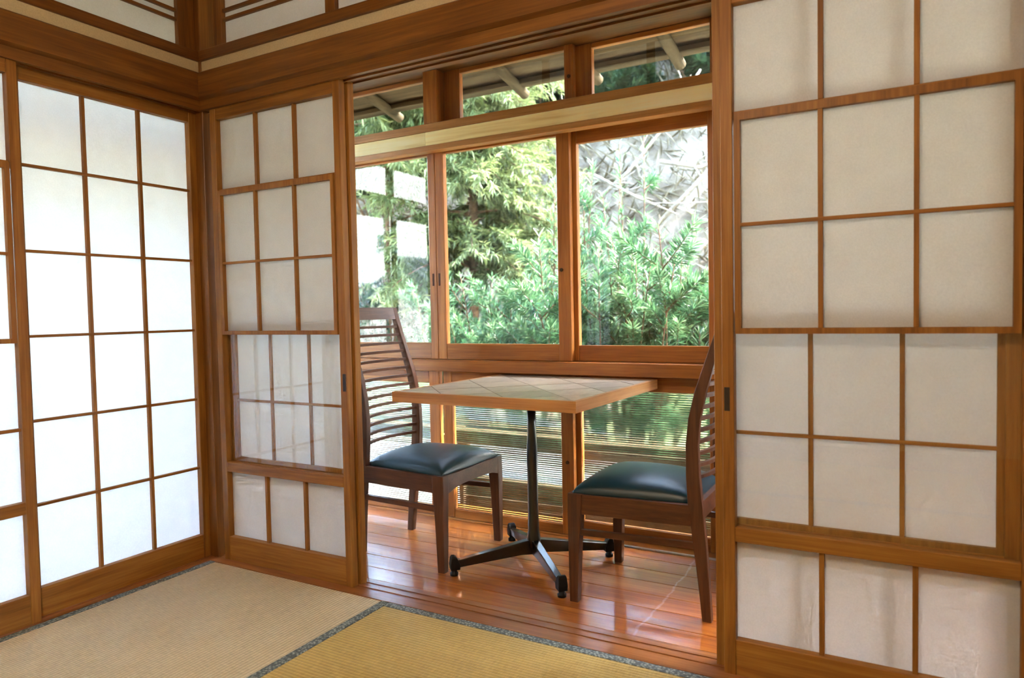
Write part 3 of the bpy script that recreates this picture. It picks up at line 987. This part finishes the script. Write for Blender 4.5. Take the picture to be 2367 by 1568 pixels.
chair('dark wooden slat-back chair with teal leather seat left of the table', (0.398, 0.467, 0.0), 0.0)
chair('dark wooden slat-back chair with teal leather seat right of the table', (1.368, 0.452, 0.0), math.pi)

# ---- pedestal table
tb = empty('pedestal_table', (0.884, 0.472, 0.0), math.radians(-2.0))
tag(tb, 'square stone tiled table on a black four-star pedestal', 'table')
TH = 0.362
TZ = 0.681
# mitred wooden edge band
for k in range(4):
    a = k * math.pi / 2
    ca, sa = math.cos(a), math.sin(a)
    pts = [(-TH, -TH), (TH, -TH), (TH - 0.016, -TH + 0.016), (-TH + 0.016, -TH + 0.016)]
    vs = [(ca * x - sa * y, sa * x + ca * y, z) for z in (TZ - 0.036, TZ) for x, y in pts]
    o = mesh_obj('edge_band', vs, [(3, 2, 1, 0), (4, 5, 6, 7), (0, 1, 5, 4), (1, 2, 6, 5), (2, 3, 7, 6), (3, 0, 4, 7)], wood('edge', k % 2), tb)
box('grout_bed', tb, -TH + 0.016, TH - 0.016, -TH + 0.016, TH - 0.016, TZ - 0.034, TZ - 0.0025, GROUT, 0)
def stone_mat(i, c):
    m, n, l = new_mat('quartzite_tile')
    v, oi = obj_vec(n, l, (14, 5, 5))
    t = noise(n, l, v, 1.0, 6.0, 0.65, 1.2)
    a = tuple(q * 0.80 for q in c[:3]) + (1,)
    b = tuple(min(1, q * 1.15) for q in c[:3]) + (1,)
    r = ramp(n, [(0.35, a), (0.65, b)])
    l.new(t.outputs['Fac'], r.inputs[0])
    p = principled(n, Roughness=0.34)
    p.inputs['Specular IOR Level'].default_value = 0.5
    l.new(r.outputs[0], p.inputs['Base Color'])
    bp = n.new('ShaderNodeBump'); bp.inputs['Strength'].default_value = 0.25; bp.inputs['Distance'].default_value = 0.002
    l.new(t.outputs['Fac'], bp.inputs['Height']); l.new(bp.outputs[0], p.inputs['Normal'])
    out(n, l, p.outputs[0])
    return m
STONES = [stone_mat(i, c) for i, c in enumerate((srgb(156, 143, 122), srgb(168, 155, 134), srgb(147, 136, 117), srgb(180, 169, 150)))]
def clip_poly(poly, lim):
    for ax in (0, 1):
        for sg in (-1, 1):
            o_ = []
            for i in range(len(poly)):
                a, b = poly[i], poly[(i + 1) % len(poly)]
                ia, ib = sg * a[ax] <= lim, sg * b[ax] <= lim
                if ia: o_.append(a)
                if ia != ib:
                    t = (sg * lim - a[ax]) / (b[ax] - a[ax])
                    o_.append((a[0] + t * (b[0] - a[0]), a[1] + t * (b[1] - a[1])))
            poly = o_
            if not poly: return poly
    return poly
ts = 0.178
c45 = math.cos(math.radians(45))
for i in range(-4, 5):
    for j in range(-4, 5):
        g = 0.0022
        sq = [(i * ts + g, j * ts + g), ((i + 1) * ts - g, j * ts + g), ((i + 1) * ts - g, (j + 1) * ts - g), (i * ts + g, (j + 1) * ts - g)]
        pl = clip_poly([((x - y) * c45, (x + y) * c45) for x, y in sq], TH - 0.0175)
        if len(pl) < 3: continue
        area = 0.5 * abs(sum(pl[k][0] * pl[(k + 1) % len(pl)][1] - pl[(k + 1) % len(pl)][0] * pl[k][1] for k in range(len(pl))))
        if area < 4e-4: continue
        zt = TZ - 0.0002 - random.uniform(0, 0.0008)
        n_ = len(pl)
        cx = sum(p[0] for p in pl) / n_; cy = sum(p[1] for p in pl) / n_
        vs = [(x - cx, y - cy, -0.004) for x, y in pl] + [(x - cx, y - cy, 0) for x, y in pl]
        fs = [tuple(range(n_ - 1, -1, -1)), tuple(range(n_, 2 * n_))] + [(k, (k + 1) % n_, (k + 1) % n_ + n_, k + n_) for k in range(n_)]
        t_ = mesh_obj('tile', vs, fs, STONES[random.randrange(4)], tb)
        t_.location = (cx, cy, zt)
def lathe(name, prof, mat, parent, sides=24, loc=(0, 0, 0)):
    vs, fs = [], []
    for r, z in prof:
        for k in range(sides):
            a = 2 * math.pi * k / sides
            vs.append((loc[0] + r * math.cos(a), loc[1] + r * math.sin(a), loc[2] + z))
    for i in range(len(prof) - 1):
        for k in range(sides):
            k2 = (k + 1) % sides
            fs.append((i * sides + k, i * sides + k2, (i + 1) * sides + k2, (i + 1) * sides + k))
    fs.append(tuple(range(sides - 1, -1, -1)))
    fs.append(tuple((len(prof) - 1) * sides + k for k in range(sides)))
    return mesh_obj(name, vs, fs, mat, parent, True)
lathe('column', [(0.026, 0.075), (0.027, 0.10), (0.0215, 0.135), (0.0195, 0.20), (0.0195, 0.33), (0.0205, 0.40), (0.0195, 0.455), (0.0165, 0.50), (0.0165, 0.640)], BLACKMETAL, tb)
box('mount_plate', tb, -0.13, 0.13, -0.13, 0.13, 0.638, 0.6465, BLACKMETAL, 0.002)
for k in range(4):
    a = math.pi / 4 + k * math.pi / 2 + math.radians(2.0)
    d = Vector((math.cos(a), math.sin(a), 0)); nn = Vector((-d.y, d.x, 0))
    L = 0.302
    secs = [(0.0, 0.014, 0.045, 0.105), (0.05, 0.0145, 0.048, 0.098), (L - 0.03, 0.0125, 0.030, 0.060), (L, 0.0125, 0.028, 0.056)]
    vs, fs = [], []
    for (r, hw_, z0, z1) in secs:
        for (s, z, f) in ((-1, z0, 0.75), (1, z0, 0.75), (1, z1, 1.0), (-1, z1, 1.0)):
            q = d * r + nn * (s * hw_ * f)
            vs.append((q.x, q.y, z))
    for i in range(len(secs) - 1):
        for q in range(4):
            q2 = (q + 1) % 4
            fs.append((i * 4 + q, i * 4 + q2, i * 4 + 4 + q2, i * 4 + 4 + q))
    fs += [(3, 2, 1, 0), (12, 13, 14, 15)]
    lg = mesh_obj('leg', vs, fs, BLACKMETAL, tb)
    bm = bmesh.new(); bm.from_mesh(lg.data)
    bmesh.ops.recalc_face_normals(bm, faces=bm.faces)
    bmesh.ops.bevel(bm, geom=list(bm.edges), offset=0.0025, segments=2, affect='EDGES', profile=0.5)
    bm.to_mesh(lg.data); bm.free()
    e = d * (L + 0.004)
    vs, fs = [], []
    for (r0, r1, hw_, z) in ((L - 0.016, L + 0.018, 0.0155, 0.022), (L - 0.018, L + 0.020, 0.0165, 0.040), (L - 0.006, L + 0.016, 0.0150, 0.066), (L + 0.001, L + 0.012, 0.0125, 0.073)):
        for (r, q) in ((r0, -1), (r1, -1), (r1, 1), (r0, 1)):
            c_ = d * r + nn * (q * hw_)
            vs.append((c_.x, c_.y, z))
    for i in range(3):
        for q in range(4):
            q2 = (q + 1) % 4
            fs.append((i * 4 + q, i * 4 + q2, i * 4 + 4 + q2, i * 4 + 4 + q))
    fs += [(3, 2, 1, 0), (12, 13, 14, 15)]
    cp = mesh_obj('end_cap', vs, fs, RUBBER, lg)
    bm = bmesh.new(); bm.from_mesh(cp.data)
    bmesh.ops.recalc_face_normals(bm, faces=bm.faces)
    bmesh.ops.bevel(bm, geom=list(bm.edges), offset=0.002, segments=2, affect='EDGES', profile=0.5)
    bm.to_mesh(cp.data); bm.free()
    lathe('glide', [(0.015, 0.0), (0.0155, 0.010), (0.011, 0.013), (0.011, 0.0235)], RUBBER, lg, 14, (e.x, e.y, 0))

# ================================================================== OUTDOORS
def hill_z(x, y):
    """dry slope rising behind the garden"""
    base = -0.45
    r = np.maximum(0, y - 5.2 + 0.25 * (x - 1.0) * (x < 1.0) * -1.0 * 0)
    k = np.clip((x + 11.0) / 3.0, 0, 1)
    return base + k * (1.30 * r) + 0.08 * np.sin(x * 1.7) * np.sin(y * 1.3)
nx, ny = 70, 70
gx = np.linspace(-26, 22, nx); gy = np.linspace(0.5, 34, ny)
vs, fs = [], []
for yy in gy:
    for xx in gx:
        vs.append((xx, yy, float(hill_z(np.float64(xx), np.float64(yy)))))
for j in range(ny - 1):
    for i in range(nx - 1):
        fs.append((j * nx + i, j * nx + i + 1, (j + 1) * nx + i + 1, (j + 1) * nx + i))
o = mesh_obj('hillside', vs, fs, HILLM, None, True)
tag(o, 'dry brown slope rising behind the garden', 'hillside', kind='structure')
o = boxes_obj('garden_ground', [(-26, 22, -30, 5.6, -0.8, -0.44)], GROUND)
tag(o, 'earth ground of the garden around the house', 'ground', kind='structure')
o = boxes_obj('gravel_strip', [(-2.2, 4.0, 0.95, 2.35, -0.4395, -0.43)], GRAVEL)
tag(o, 'pale gravel strip along the foot of the veranda', 'gravel', kind='structure')
fw = empty('light_blocking_fence', (-5.0, 1.0, -0.44))  # out of view, added to keep bright low sky off the left screens
tag(fw, 'unseen board fence added to block low sky light from the left screens', 'fence')
for k in range(40):
    yy = -4.0 + k * 0.2
    box('board', fw, -0.012, 0.012, yy + 0.002, yy + 0.198, 0.05, 2.1, 'weathered', 0.002)
for k in range(5):
    box('post', fw, -0.09, -0.0125, -3.9 + k * 1.93, -3.8 + k * 1.93, 0.0, 2.15, 'weathered', 0.003)
# beam outside, seen through the reeded panes
ob = empty('outside_rail', (0, 0, 0))
tag(ob, 'dark wooden rail standing outside the reeded windows', 'rail')
box('rail', ob, -1.0, 2.4, 0.975, 1.015, 0.268, 0.362, 'weathered', 0.003)
box('base_board', ob, 0.15, 2.4, 1.04, 1.07, -0.30, 0.105, 'weathered', 0.003)
for xx in (-0.95, 0.19, 1.62, 2.3):
    box('post', ob, xx - 0.03, xx + 0.03, 1.0155, 1.0395, -0.44, 0.36, 'weathered', 0.003)

def leaves_mesh(name, base, direc, up, length, width, tone, mat, parent=None, droop=0.25):
    """many pointed leaves in one mesh: 2 quads each, folded to a tip"""
    n = len(base)
    direc = direc / np.linalg.norm(direc, axis=1, keepdims=True)
    side = np.cross(direc, up)
    side /= (np.linalg.norm(side, axis=1, keepdims=True) + 1e-9)
    nrm = np.cross(side, direc)
    L = length[:, None]; W = width[:, None]
    p0 = base
    p1 = base + direc * L * 0.45 + side * W * 0.5
    p2 = base + direc * L * 0.45 - side * W * 0.5
    p3 = base + direc * L - nrm * L * droop
    V = np.stack([p0, p1, p3, p2], axis=1).reshape(-1, 3)
    me = bpy.data.meshes.new(name)
    me.vertices.add(4 * n); me.loops.add(6 * n); me.polygons.add(2 * n)
    me.vertices.foreach_set('co', V.astype(np.float32).ravel())
    idx = (np.arange(n)[:, None] * 4 + np.array([0, 1, 2, 0, 2, 3])[None, :]).ravel()
    me.loops.foreach_set('vertex_index', idx.astype(np.int32))
    me.polygons.foreach_set('loop_start', (np.arange(2 * n) * 3).astype(np.int32))
    me.polygons.foreach_set('loop_total', np.full(2 * n, 3, dtype=np.int32))
    me.update(calc_edges=True)
    at = me.attributes.new('tone', 'FLOAT', 'POINT')
    at.data.foreach_set('value', np.repeat(tone, 4).astype(np.float32))
    me.materials.append(mat)
    o = bpy.data.objects.new(name, me)
    o['kind'] = 'stuff'
    return link(o, parent)

def unit(v):
    return v / (np.linalg.norm(v, axis=-1, keepdims=True) + 1e-9)

def stem_path(p0, p1, wob, n=7):
    t = np.linspace(0, 1, n)[:, None]
    mid = rng.normal(0, wob, (1, 3)) * np.array([[1, 1, 0.2]])
    return p0 + (p1 - p0) * t + mid * np.sin(t * math.pi)

def shrub(name, label, cat, centre, radius, height, nstems, mat, llen=0.085, lwid=0.013, per=260, group=None, twig=5, bushy=1.0, lean=0.35):
    """upright stems with side twigs, narrow leaves spiralling round them"""
    root = empty(name, centre)
    tag(root, label, cat, group)
    B, D, LN, LW, TN = [], [], [], [], []
    stem_v, stem_f = [], []
    def add_twig(path, r0, r1, leaves, start):
        nonlocal stem_v, stem_f
        v, f = sweep([tuple(q) for q in path], list(np.linspace(r0, r1, len(path))), 5)
        o_ = len(stem_v)
        stem_v += v; stem_f += [tuple(i + o_ for i in q) for q in f]
        t = rng.uniform(start, 1.0, leaves) ** 0.8
        k = np.clip((t * (len(path) - 1)).astype(int), 0, len(path) - 2)
        fr = t * (len(path) - 1) - k
        pos = path[k] + (path[k + 1] - path[k]) * fr[:, None]
        ax = unit(path[k + 1] - path[k])
        rad = rng.normal(0, 1, (leaves, 3)); rad -= ax * np.sum(rad * ax, axis=1, keepdims=True)
        rad = unit(rad)
        upb = 0.35 + 0.9 * t[:, None] ** 3
        d = unit(rad + ax * upb + np.array([0, 0, 0.1]))
        B.append(pos); D.append(d)
        LN.append(llen * rng.uniform(0.6, 1.15, leaves)); LW.append(lwid * rng.uniform(0.7, 1.2, leaves))
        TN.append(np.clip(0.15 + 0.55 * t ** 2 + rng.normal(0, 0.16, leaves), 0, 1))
    for s in range(nstems):
        a = rng.uniform(0, 2 * math.pi); r = radius * math.sqrt(rng.uniform(0, 1))
        h = height * rng.uniform(0.62, 1.0)
        p0 = np.array([0.45 * r * math.cos(a), 0.45 * r * math.sin(a), 0.0])
        p1 = np.array([r * math.cos(a) * (1 + lean * rng.uniform(-.3, 1)), r * math.sin(a) * (1 + lean * rng.uniform(-.3, 1)), h])
        path = stem_path(p0, p1, 0.06, 8)
        add_twig(path, 0.012, 0.003, int(per * 0.5), 0.25)
        for q in range(twig):
            t = rng.uniform(0.22, 0.93)
            k = int(t * 7)
            b0 = path[k]
            an = rng.uniform(0, 2 * math.pi)
            ln = rng.uniform(0.16, 0.42) * bushy
            b1 = b0 + np.array([math.cos(an) * ln * 0.75, math.sin(an) * ln * 0.75, ln * rng.uniform(0.4, 1.0)])
            add_twig(stem_path(b0, b1, 0.02, 5), 0.005, 0.0015, int(per * 0.5 * ln / 0.3), 0.1)
    st = mesh_obj('stems', stem_v, stem_f, BARK, root, True)
    st['kind'] = 'stuff'
    B = np.concatenate(B); D = np.concatenate(D)
    up = np.tile(np.array([[0.0, 0.0, 1.0]]), (len(B), 1)) + rng.normal(0, 0.25, (len(B), 3))
    leaves_mesh('foliage', B, D, up, np.concatenate(LN), np.concatenate(LW), np.concatenate(TN), mat, root, 0.12)
    return root

G = -0.45
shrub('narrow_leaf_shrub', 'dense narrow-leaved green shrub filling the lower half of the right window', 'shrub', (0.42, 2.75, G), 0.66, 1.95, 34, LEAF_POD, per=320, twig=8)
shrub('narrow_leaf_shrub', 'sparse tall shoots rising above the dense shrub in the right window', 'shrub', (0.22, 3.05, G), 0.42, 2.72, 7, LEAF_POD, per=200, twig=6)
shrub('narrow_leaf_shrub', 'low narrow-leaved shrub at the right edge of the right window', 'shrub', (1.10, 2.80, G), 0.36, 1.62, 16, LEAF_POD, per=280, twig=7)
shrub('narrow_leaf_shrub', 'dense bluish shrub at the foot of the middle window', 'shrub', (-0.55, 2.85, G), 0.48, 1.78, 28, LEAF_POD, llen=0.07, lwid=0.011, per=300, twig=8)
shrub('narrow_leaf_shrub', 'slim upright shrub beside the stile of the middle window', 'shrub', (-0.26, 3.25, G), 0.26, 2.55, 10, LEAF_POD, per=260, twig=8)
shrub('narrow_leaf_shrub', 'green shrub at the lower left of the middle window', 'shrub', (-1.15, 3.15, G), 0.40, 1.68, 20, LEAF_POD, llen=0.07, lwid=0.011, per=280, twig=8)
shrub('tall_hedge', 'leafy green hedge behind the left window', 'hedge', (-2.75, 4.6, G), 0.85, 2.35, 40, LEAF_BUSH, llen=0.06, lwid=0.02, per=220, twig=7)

def conifer(name, label, base, height, trunk_r, z_lo, reach, nb, mat, dens=1.0, droop=0.5, llen=0.075, lwid=0.012, sweep_dir=None, vines=False):
    root = empty(name, base)
    tag(root, label, 'tree', 'trees in the garden')
    path = stem_path(np.array([0, 0, 0.0]), np.array([rng.uniform(-.1, .1), rng.uniform(-.1, .1), height]), 0.05, 10)
    tube_obj('trunk', [tuple(q) for q in path], list(np.linspace(trunk_r, trunk_r * 0.4, 10)), BARK, root, 10)
    B, D, LN, LW, TN = [], [], [], [], []
    sv, sf = [], []
    for b in range(nb):
        z = z_lo + (height - z_lo) * rng.uniform(0, 1) ** 0.9
        an = rng.uniform(0, 2 * math.pi)
        ln = reach * (1.15 - 0.55 * (z - z_lo) / (height - z_lo)) * rng.uniform(0.55, 1.0)
        n = 9
        t = np.linspace(0, 1, n)
        p = np.stack([math.cos(an) * ln * t, math.sin(an) * ln * t, z + ln * (0.25 * t - droop * t ** 2)], axis=1)
        v, f = sweep([tuple(q) for q in p], list(np.linspace(0.018, 0.004, n)), 5)
        o_ = len(sv); sv += v; sf += [tuple(i + o_ for i in q) for q in f]
        nsp = int(16 * dens * ln)
        for s in range(nsp):
            tt = rng.uniform(0.15, 1.0); k = min(int(tt * (n - 1)), n - 2)
            b0 = p[k] + (p[k + 1] - p[k]) * (tt * (n - 1) - k)
            a2 = an + rng.normal(0, 0.9)
            l2 = rng.uniform(0.18, 0.42)
            b1 = b0 + np.array([math.cos(a2) * l2 * 0.8, math.sin(a2) * l2 * 0.8, l2 * rng.uniform(-0.9, 0.25)])
            q = stem_path(b0, b1, 0.03, 4)
            m = 30
            u = rng.uniform(0, 1, m)
            kk = np.clip((u * 3).astype(int), 0, 2)
            pos = q[kk] + (q[kk + 1] - q[kk]) * (u * 3 - kk)[:, None]
            ax = unit(q[kk + 1] - q[kk])
            d = unit(ax * 0.9 + rng.normal(0, 0.55, (m, 3)) + np.array([0, 0, -0.15]))
            B.append(pos); D.append(d)
            LN.append(llen * rng.uniform(0.6, 1.25, m)); LW.append(lwid * rng.uniform(0.7, 1.2, m))
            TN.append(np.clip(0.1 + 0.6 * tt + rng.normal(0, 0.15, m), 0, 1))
    if vines:
        m = 900
        zz = rng.uniform(0.3, height * 0.8, m); an = rng.uniform(0, 2 * math.pi, m)
        pos = np.stack([trunk_r * 0.95 * np.cos(an), trunk_r * 0.95 * np.sin(an), zz], axis=1)
        B.append(pos); D.append(unit(np.stack([np.cos(an), np.sin(an), rng.uniform(-.6, .6, m)], axis=1)))
        LN.append(np.full(m, 0.06)); LW.append(np.full(m, 0.03)); TN.append(rng.uniform(0.0, 0.6, m))
    st = mesh_obj('branches', sv, sf, BARK, root, True); st['kind'] = 'stuff'
    B = np.concatenate(B); D = np.concatenate(D)
    up = np.tile(np.array([[0.0, 0.0, 1.0]]), (len(B), 1)) + rng.normal(0, 0.3, (len(B), 3))
    leaves_mesh('foliage', B, D, up, np.concatenate(LN), np.concatenate(LW), np.concatenate(TN), mat, root, 0.2)
    return root

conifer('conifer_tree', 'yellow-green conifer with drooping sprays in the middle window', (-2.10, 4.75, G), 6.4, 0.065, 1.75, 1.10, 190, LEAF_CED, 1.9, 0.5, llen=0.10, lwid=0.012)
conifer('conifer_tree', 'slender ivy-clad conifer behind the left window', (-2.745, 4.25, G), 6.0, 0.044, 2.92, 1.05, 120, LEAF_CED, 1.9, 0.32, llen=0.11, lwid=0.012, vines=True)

# bushes on the slope
def bush(label, x, y, r, h, n, mat=LEAF_BUSH, zoff=-0.1):
    return shrub('hillside_bush', label, 'bush', (x, y, float(hill_z(np.float64(x), np.float64(y))) + zoff), r, h, n, mat, llen=0.16, lwid=0.055, per=130, group='bushes on the slope', twig=6, bushy=1.8)
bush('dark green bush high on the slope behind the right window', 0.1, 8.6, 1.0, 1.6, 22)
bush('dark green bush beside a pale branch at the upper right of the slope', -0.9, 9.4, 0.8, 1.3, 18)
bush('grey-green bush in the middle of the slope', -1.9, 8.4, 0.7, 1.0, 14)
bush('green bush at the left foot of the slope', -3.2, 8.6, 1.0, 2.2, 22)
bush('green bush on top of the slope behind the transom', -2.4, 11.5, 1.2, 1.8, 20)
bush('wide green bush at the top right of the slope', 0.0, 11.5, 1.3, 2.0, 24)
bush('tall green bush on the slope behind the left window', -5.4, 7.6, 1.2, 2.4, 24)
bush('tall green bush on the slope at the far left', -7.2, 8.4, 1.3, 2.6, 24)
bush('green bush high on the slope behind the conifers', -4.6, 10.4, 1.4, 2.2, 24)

# dry undergrowth on the slope
n = 14000
px_ = rng.uniform(-8.0, 3.5, n); py_ = rng.uniform(5.6, 13.5, n)
pz_ = hill_z(px_, py_)
base = np.stack([px_, py_, pz_], axis=1)
d = unit(np.stack([rng.normal(0, 0.8, n), rng.normal(-0.3, 0.6, n), rng.uniform(0.2, 1.0, n)], axis=1))
o = leaves_mesh('dry_undergrowth', base, d, np.tile(np.array([[0, 1.0, 0.2]]), (n, 1)), rng.uniform(0.15, 0.5, n), rng.uniform(0.012, 0.035, n), rng.uniform(0, 1, n), GRASS_DRY)
tag(o, 'dry pale undergrowth covering the slope', 'undergrowth', kind='stuff')

# bare pale branches lying across the slope
def branch(label, pts, r):
    root = empty('bare_branch', pts[0])
    tag(root, label, 'branch', 'bare branches on the slope')
    P = [np.array(q) - np.array(pts[0]) for q in pts]
    tube_obj('limb', [tuple(q) for q in P], list(np.linspace(r, r * 0.45, len(P))), PALEBARK, root, 7)
    for k in range(1, len(P)):
        for s in range(2):
            a = P[k - 1] + (P[k] - P[k - 1]) * rng.uniform(0.2, 0.9)
            e = a + (P[k] - P[k - 1]) * 0.35 + rng.normal(0, 0.18, 3)
            tube_obj('twig', [tuple(a), tuple((a + e) / 2 + rng.normal(0, 0.03, 3)), tuple(e)], [r * 0.4, r * 0.3, r * 0.12], PALEBARK, root, 5)
branch('long pale bare branch slanting across the top of the right window', [(-0.55, 6.4, 1.9), (0.1, 6.5, 2.55), (0.55, 6.6, 2.95), (0.9, 6.7, 3.5)], 0.03)
branch('pale bare branch crossing the upper left of the right window', [(-1.6, 6.9, 2.3), (-1.0, 6.9, 2.75), (-0.5, 6.95, 3.3), (-0.1, 7.0, 3.9)], 0.028)
branch('pale forked branch at the upper right of the right window', [(-0.5, 6.6, 2.75), (0.0, 6.6, 2.62), (0.45, 6.6, 2.78), (0.8, 6.6, 3.0)], 0.026)
branch('thin pale branch behind the shrub tips', [(-1.2, 6.2, 2.6), (-0.7, 6.2, 2.3), (-0.2, 6.3, 2.05)], 0.02)

# ---- neighbouring buildings beyond the left veranda, mirrored in the left window pane
hs = empty('white_house', (-7.2, -8.5, G))
tag(hs, 'white walled house mirrored in the left window pane', 'house')
mesh_obj('wall', [(-4.0, 0, 0), (3.1, 0, 0), (3.1, -5, 0), (-4.0, -5, 0), (-4.0, 0, 5.6), (2.7, 0, 5.6), (2.7, -5, 5.6), (-4.0, -5, 5.6), (3.1, 0, 3.0), (3.1, -5, 3.0), (-4.0, 0, 3.0), (-4.0, -5, 3.0)],
         [(0, 1, 8, 10), (10, 8, 5, 4), (1, 2, 9, 8), (8, 9, 6, 5), (4, 5, 6, 7), (3, 0, 10, 11), (11, 10, 4, 7), (2, 3, 11, 9), (9, 11, 7, 6)], WHITEWALL, hs)
for (wx, wz) in ((-0.55, 3.0), (0.95, 3.05)):
    f = box('window', hs, wx - 0.18, wx + 0.18, -0.02, 0.03, wz - 0.14, wz + 0.14, DARKGLASS, 0.005)
    box('window_frame', f, -0.20, 0.20, 0.026, 0.035, -0.16, -0.14, WHITEWALL, 0)
box('lower_roof', hs, -2.0, 3.4, 0.01, 0.9, 1.98, 2.06, TILEROOF, 0.01)
sh = empty('gable_shed', (-4.15, -4.58, G))
tag(sh, 'small white shed with grey tiled gable roof mirrored in the left window pane', 'shed')
az, ezd, hwid, dep = 2.13, 1.52, 1.0, 2.6
mesh_obj('wall', [(-hwid + .1, 0, 0), (hwid - .1, 0, 0), (hwid - .1, 0, ezd), (0, 0, az - .06), (-hwid + .1, 0, ezd), (-hwid + .1, -dep, 0), (hwid - .1, -dep, 0), (hwid - .1, -dep, ezd), (0, -dep, az - .06), (-hwid + .1, -dep, ezd)],
         [(0, 1, 2, 3, 4), (9, 8, 7, 6, 5), (0, 4, 9, 5), (1, 6, 7, 2)], WHITEWALL, sh)
for s in (-1, 1):
    rf = mesh_obj('roof_slope', [(0, 0.15, az), (s * (hwid + .12), 0.15, ezd - .10), (s * (hwid + .12), -dep - .15, ezd - .10), (0, -dep - .15, az),
                            (0, 0.15, az - .16), (s * (hwid + .12), 0.15, ezd - .26), (s * (hwid + .12), -dep - .15, ezd - .26), (0, -dep - .15, az - .16)],
                  [(0, 1, 2, 3), (7, 6, 5, 4), (0, 4, 5, 1), (1, 5, 6, 2), (2, 6, 7, 3), (3, 7, 4, 0)], TILEROOF, sh)
    for k in range(12):
        yy = 0.12 - k * (dep + 0.2) / 11
        tube_obj('tile_ridge', [(s * 0.02, yy, az + 0.01), (s * (hwid + .12), yy, ezd - .09)], [0.035, 0.035], TILEROOF, rf, 6)
tube_obj('ridge_cap', [(0, 0.18, az + 0.03), (0, -dep - 0.18, az + 0.03)], [0.07, 0.07], TILEROOF, sh, 8)
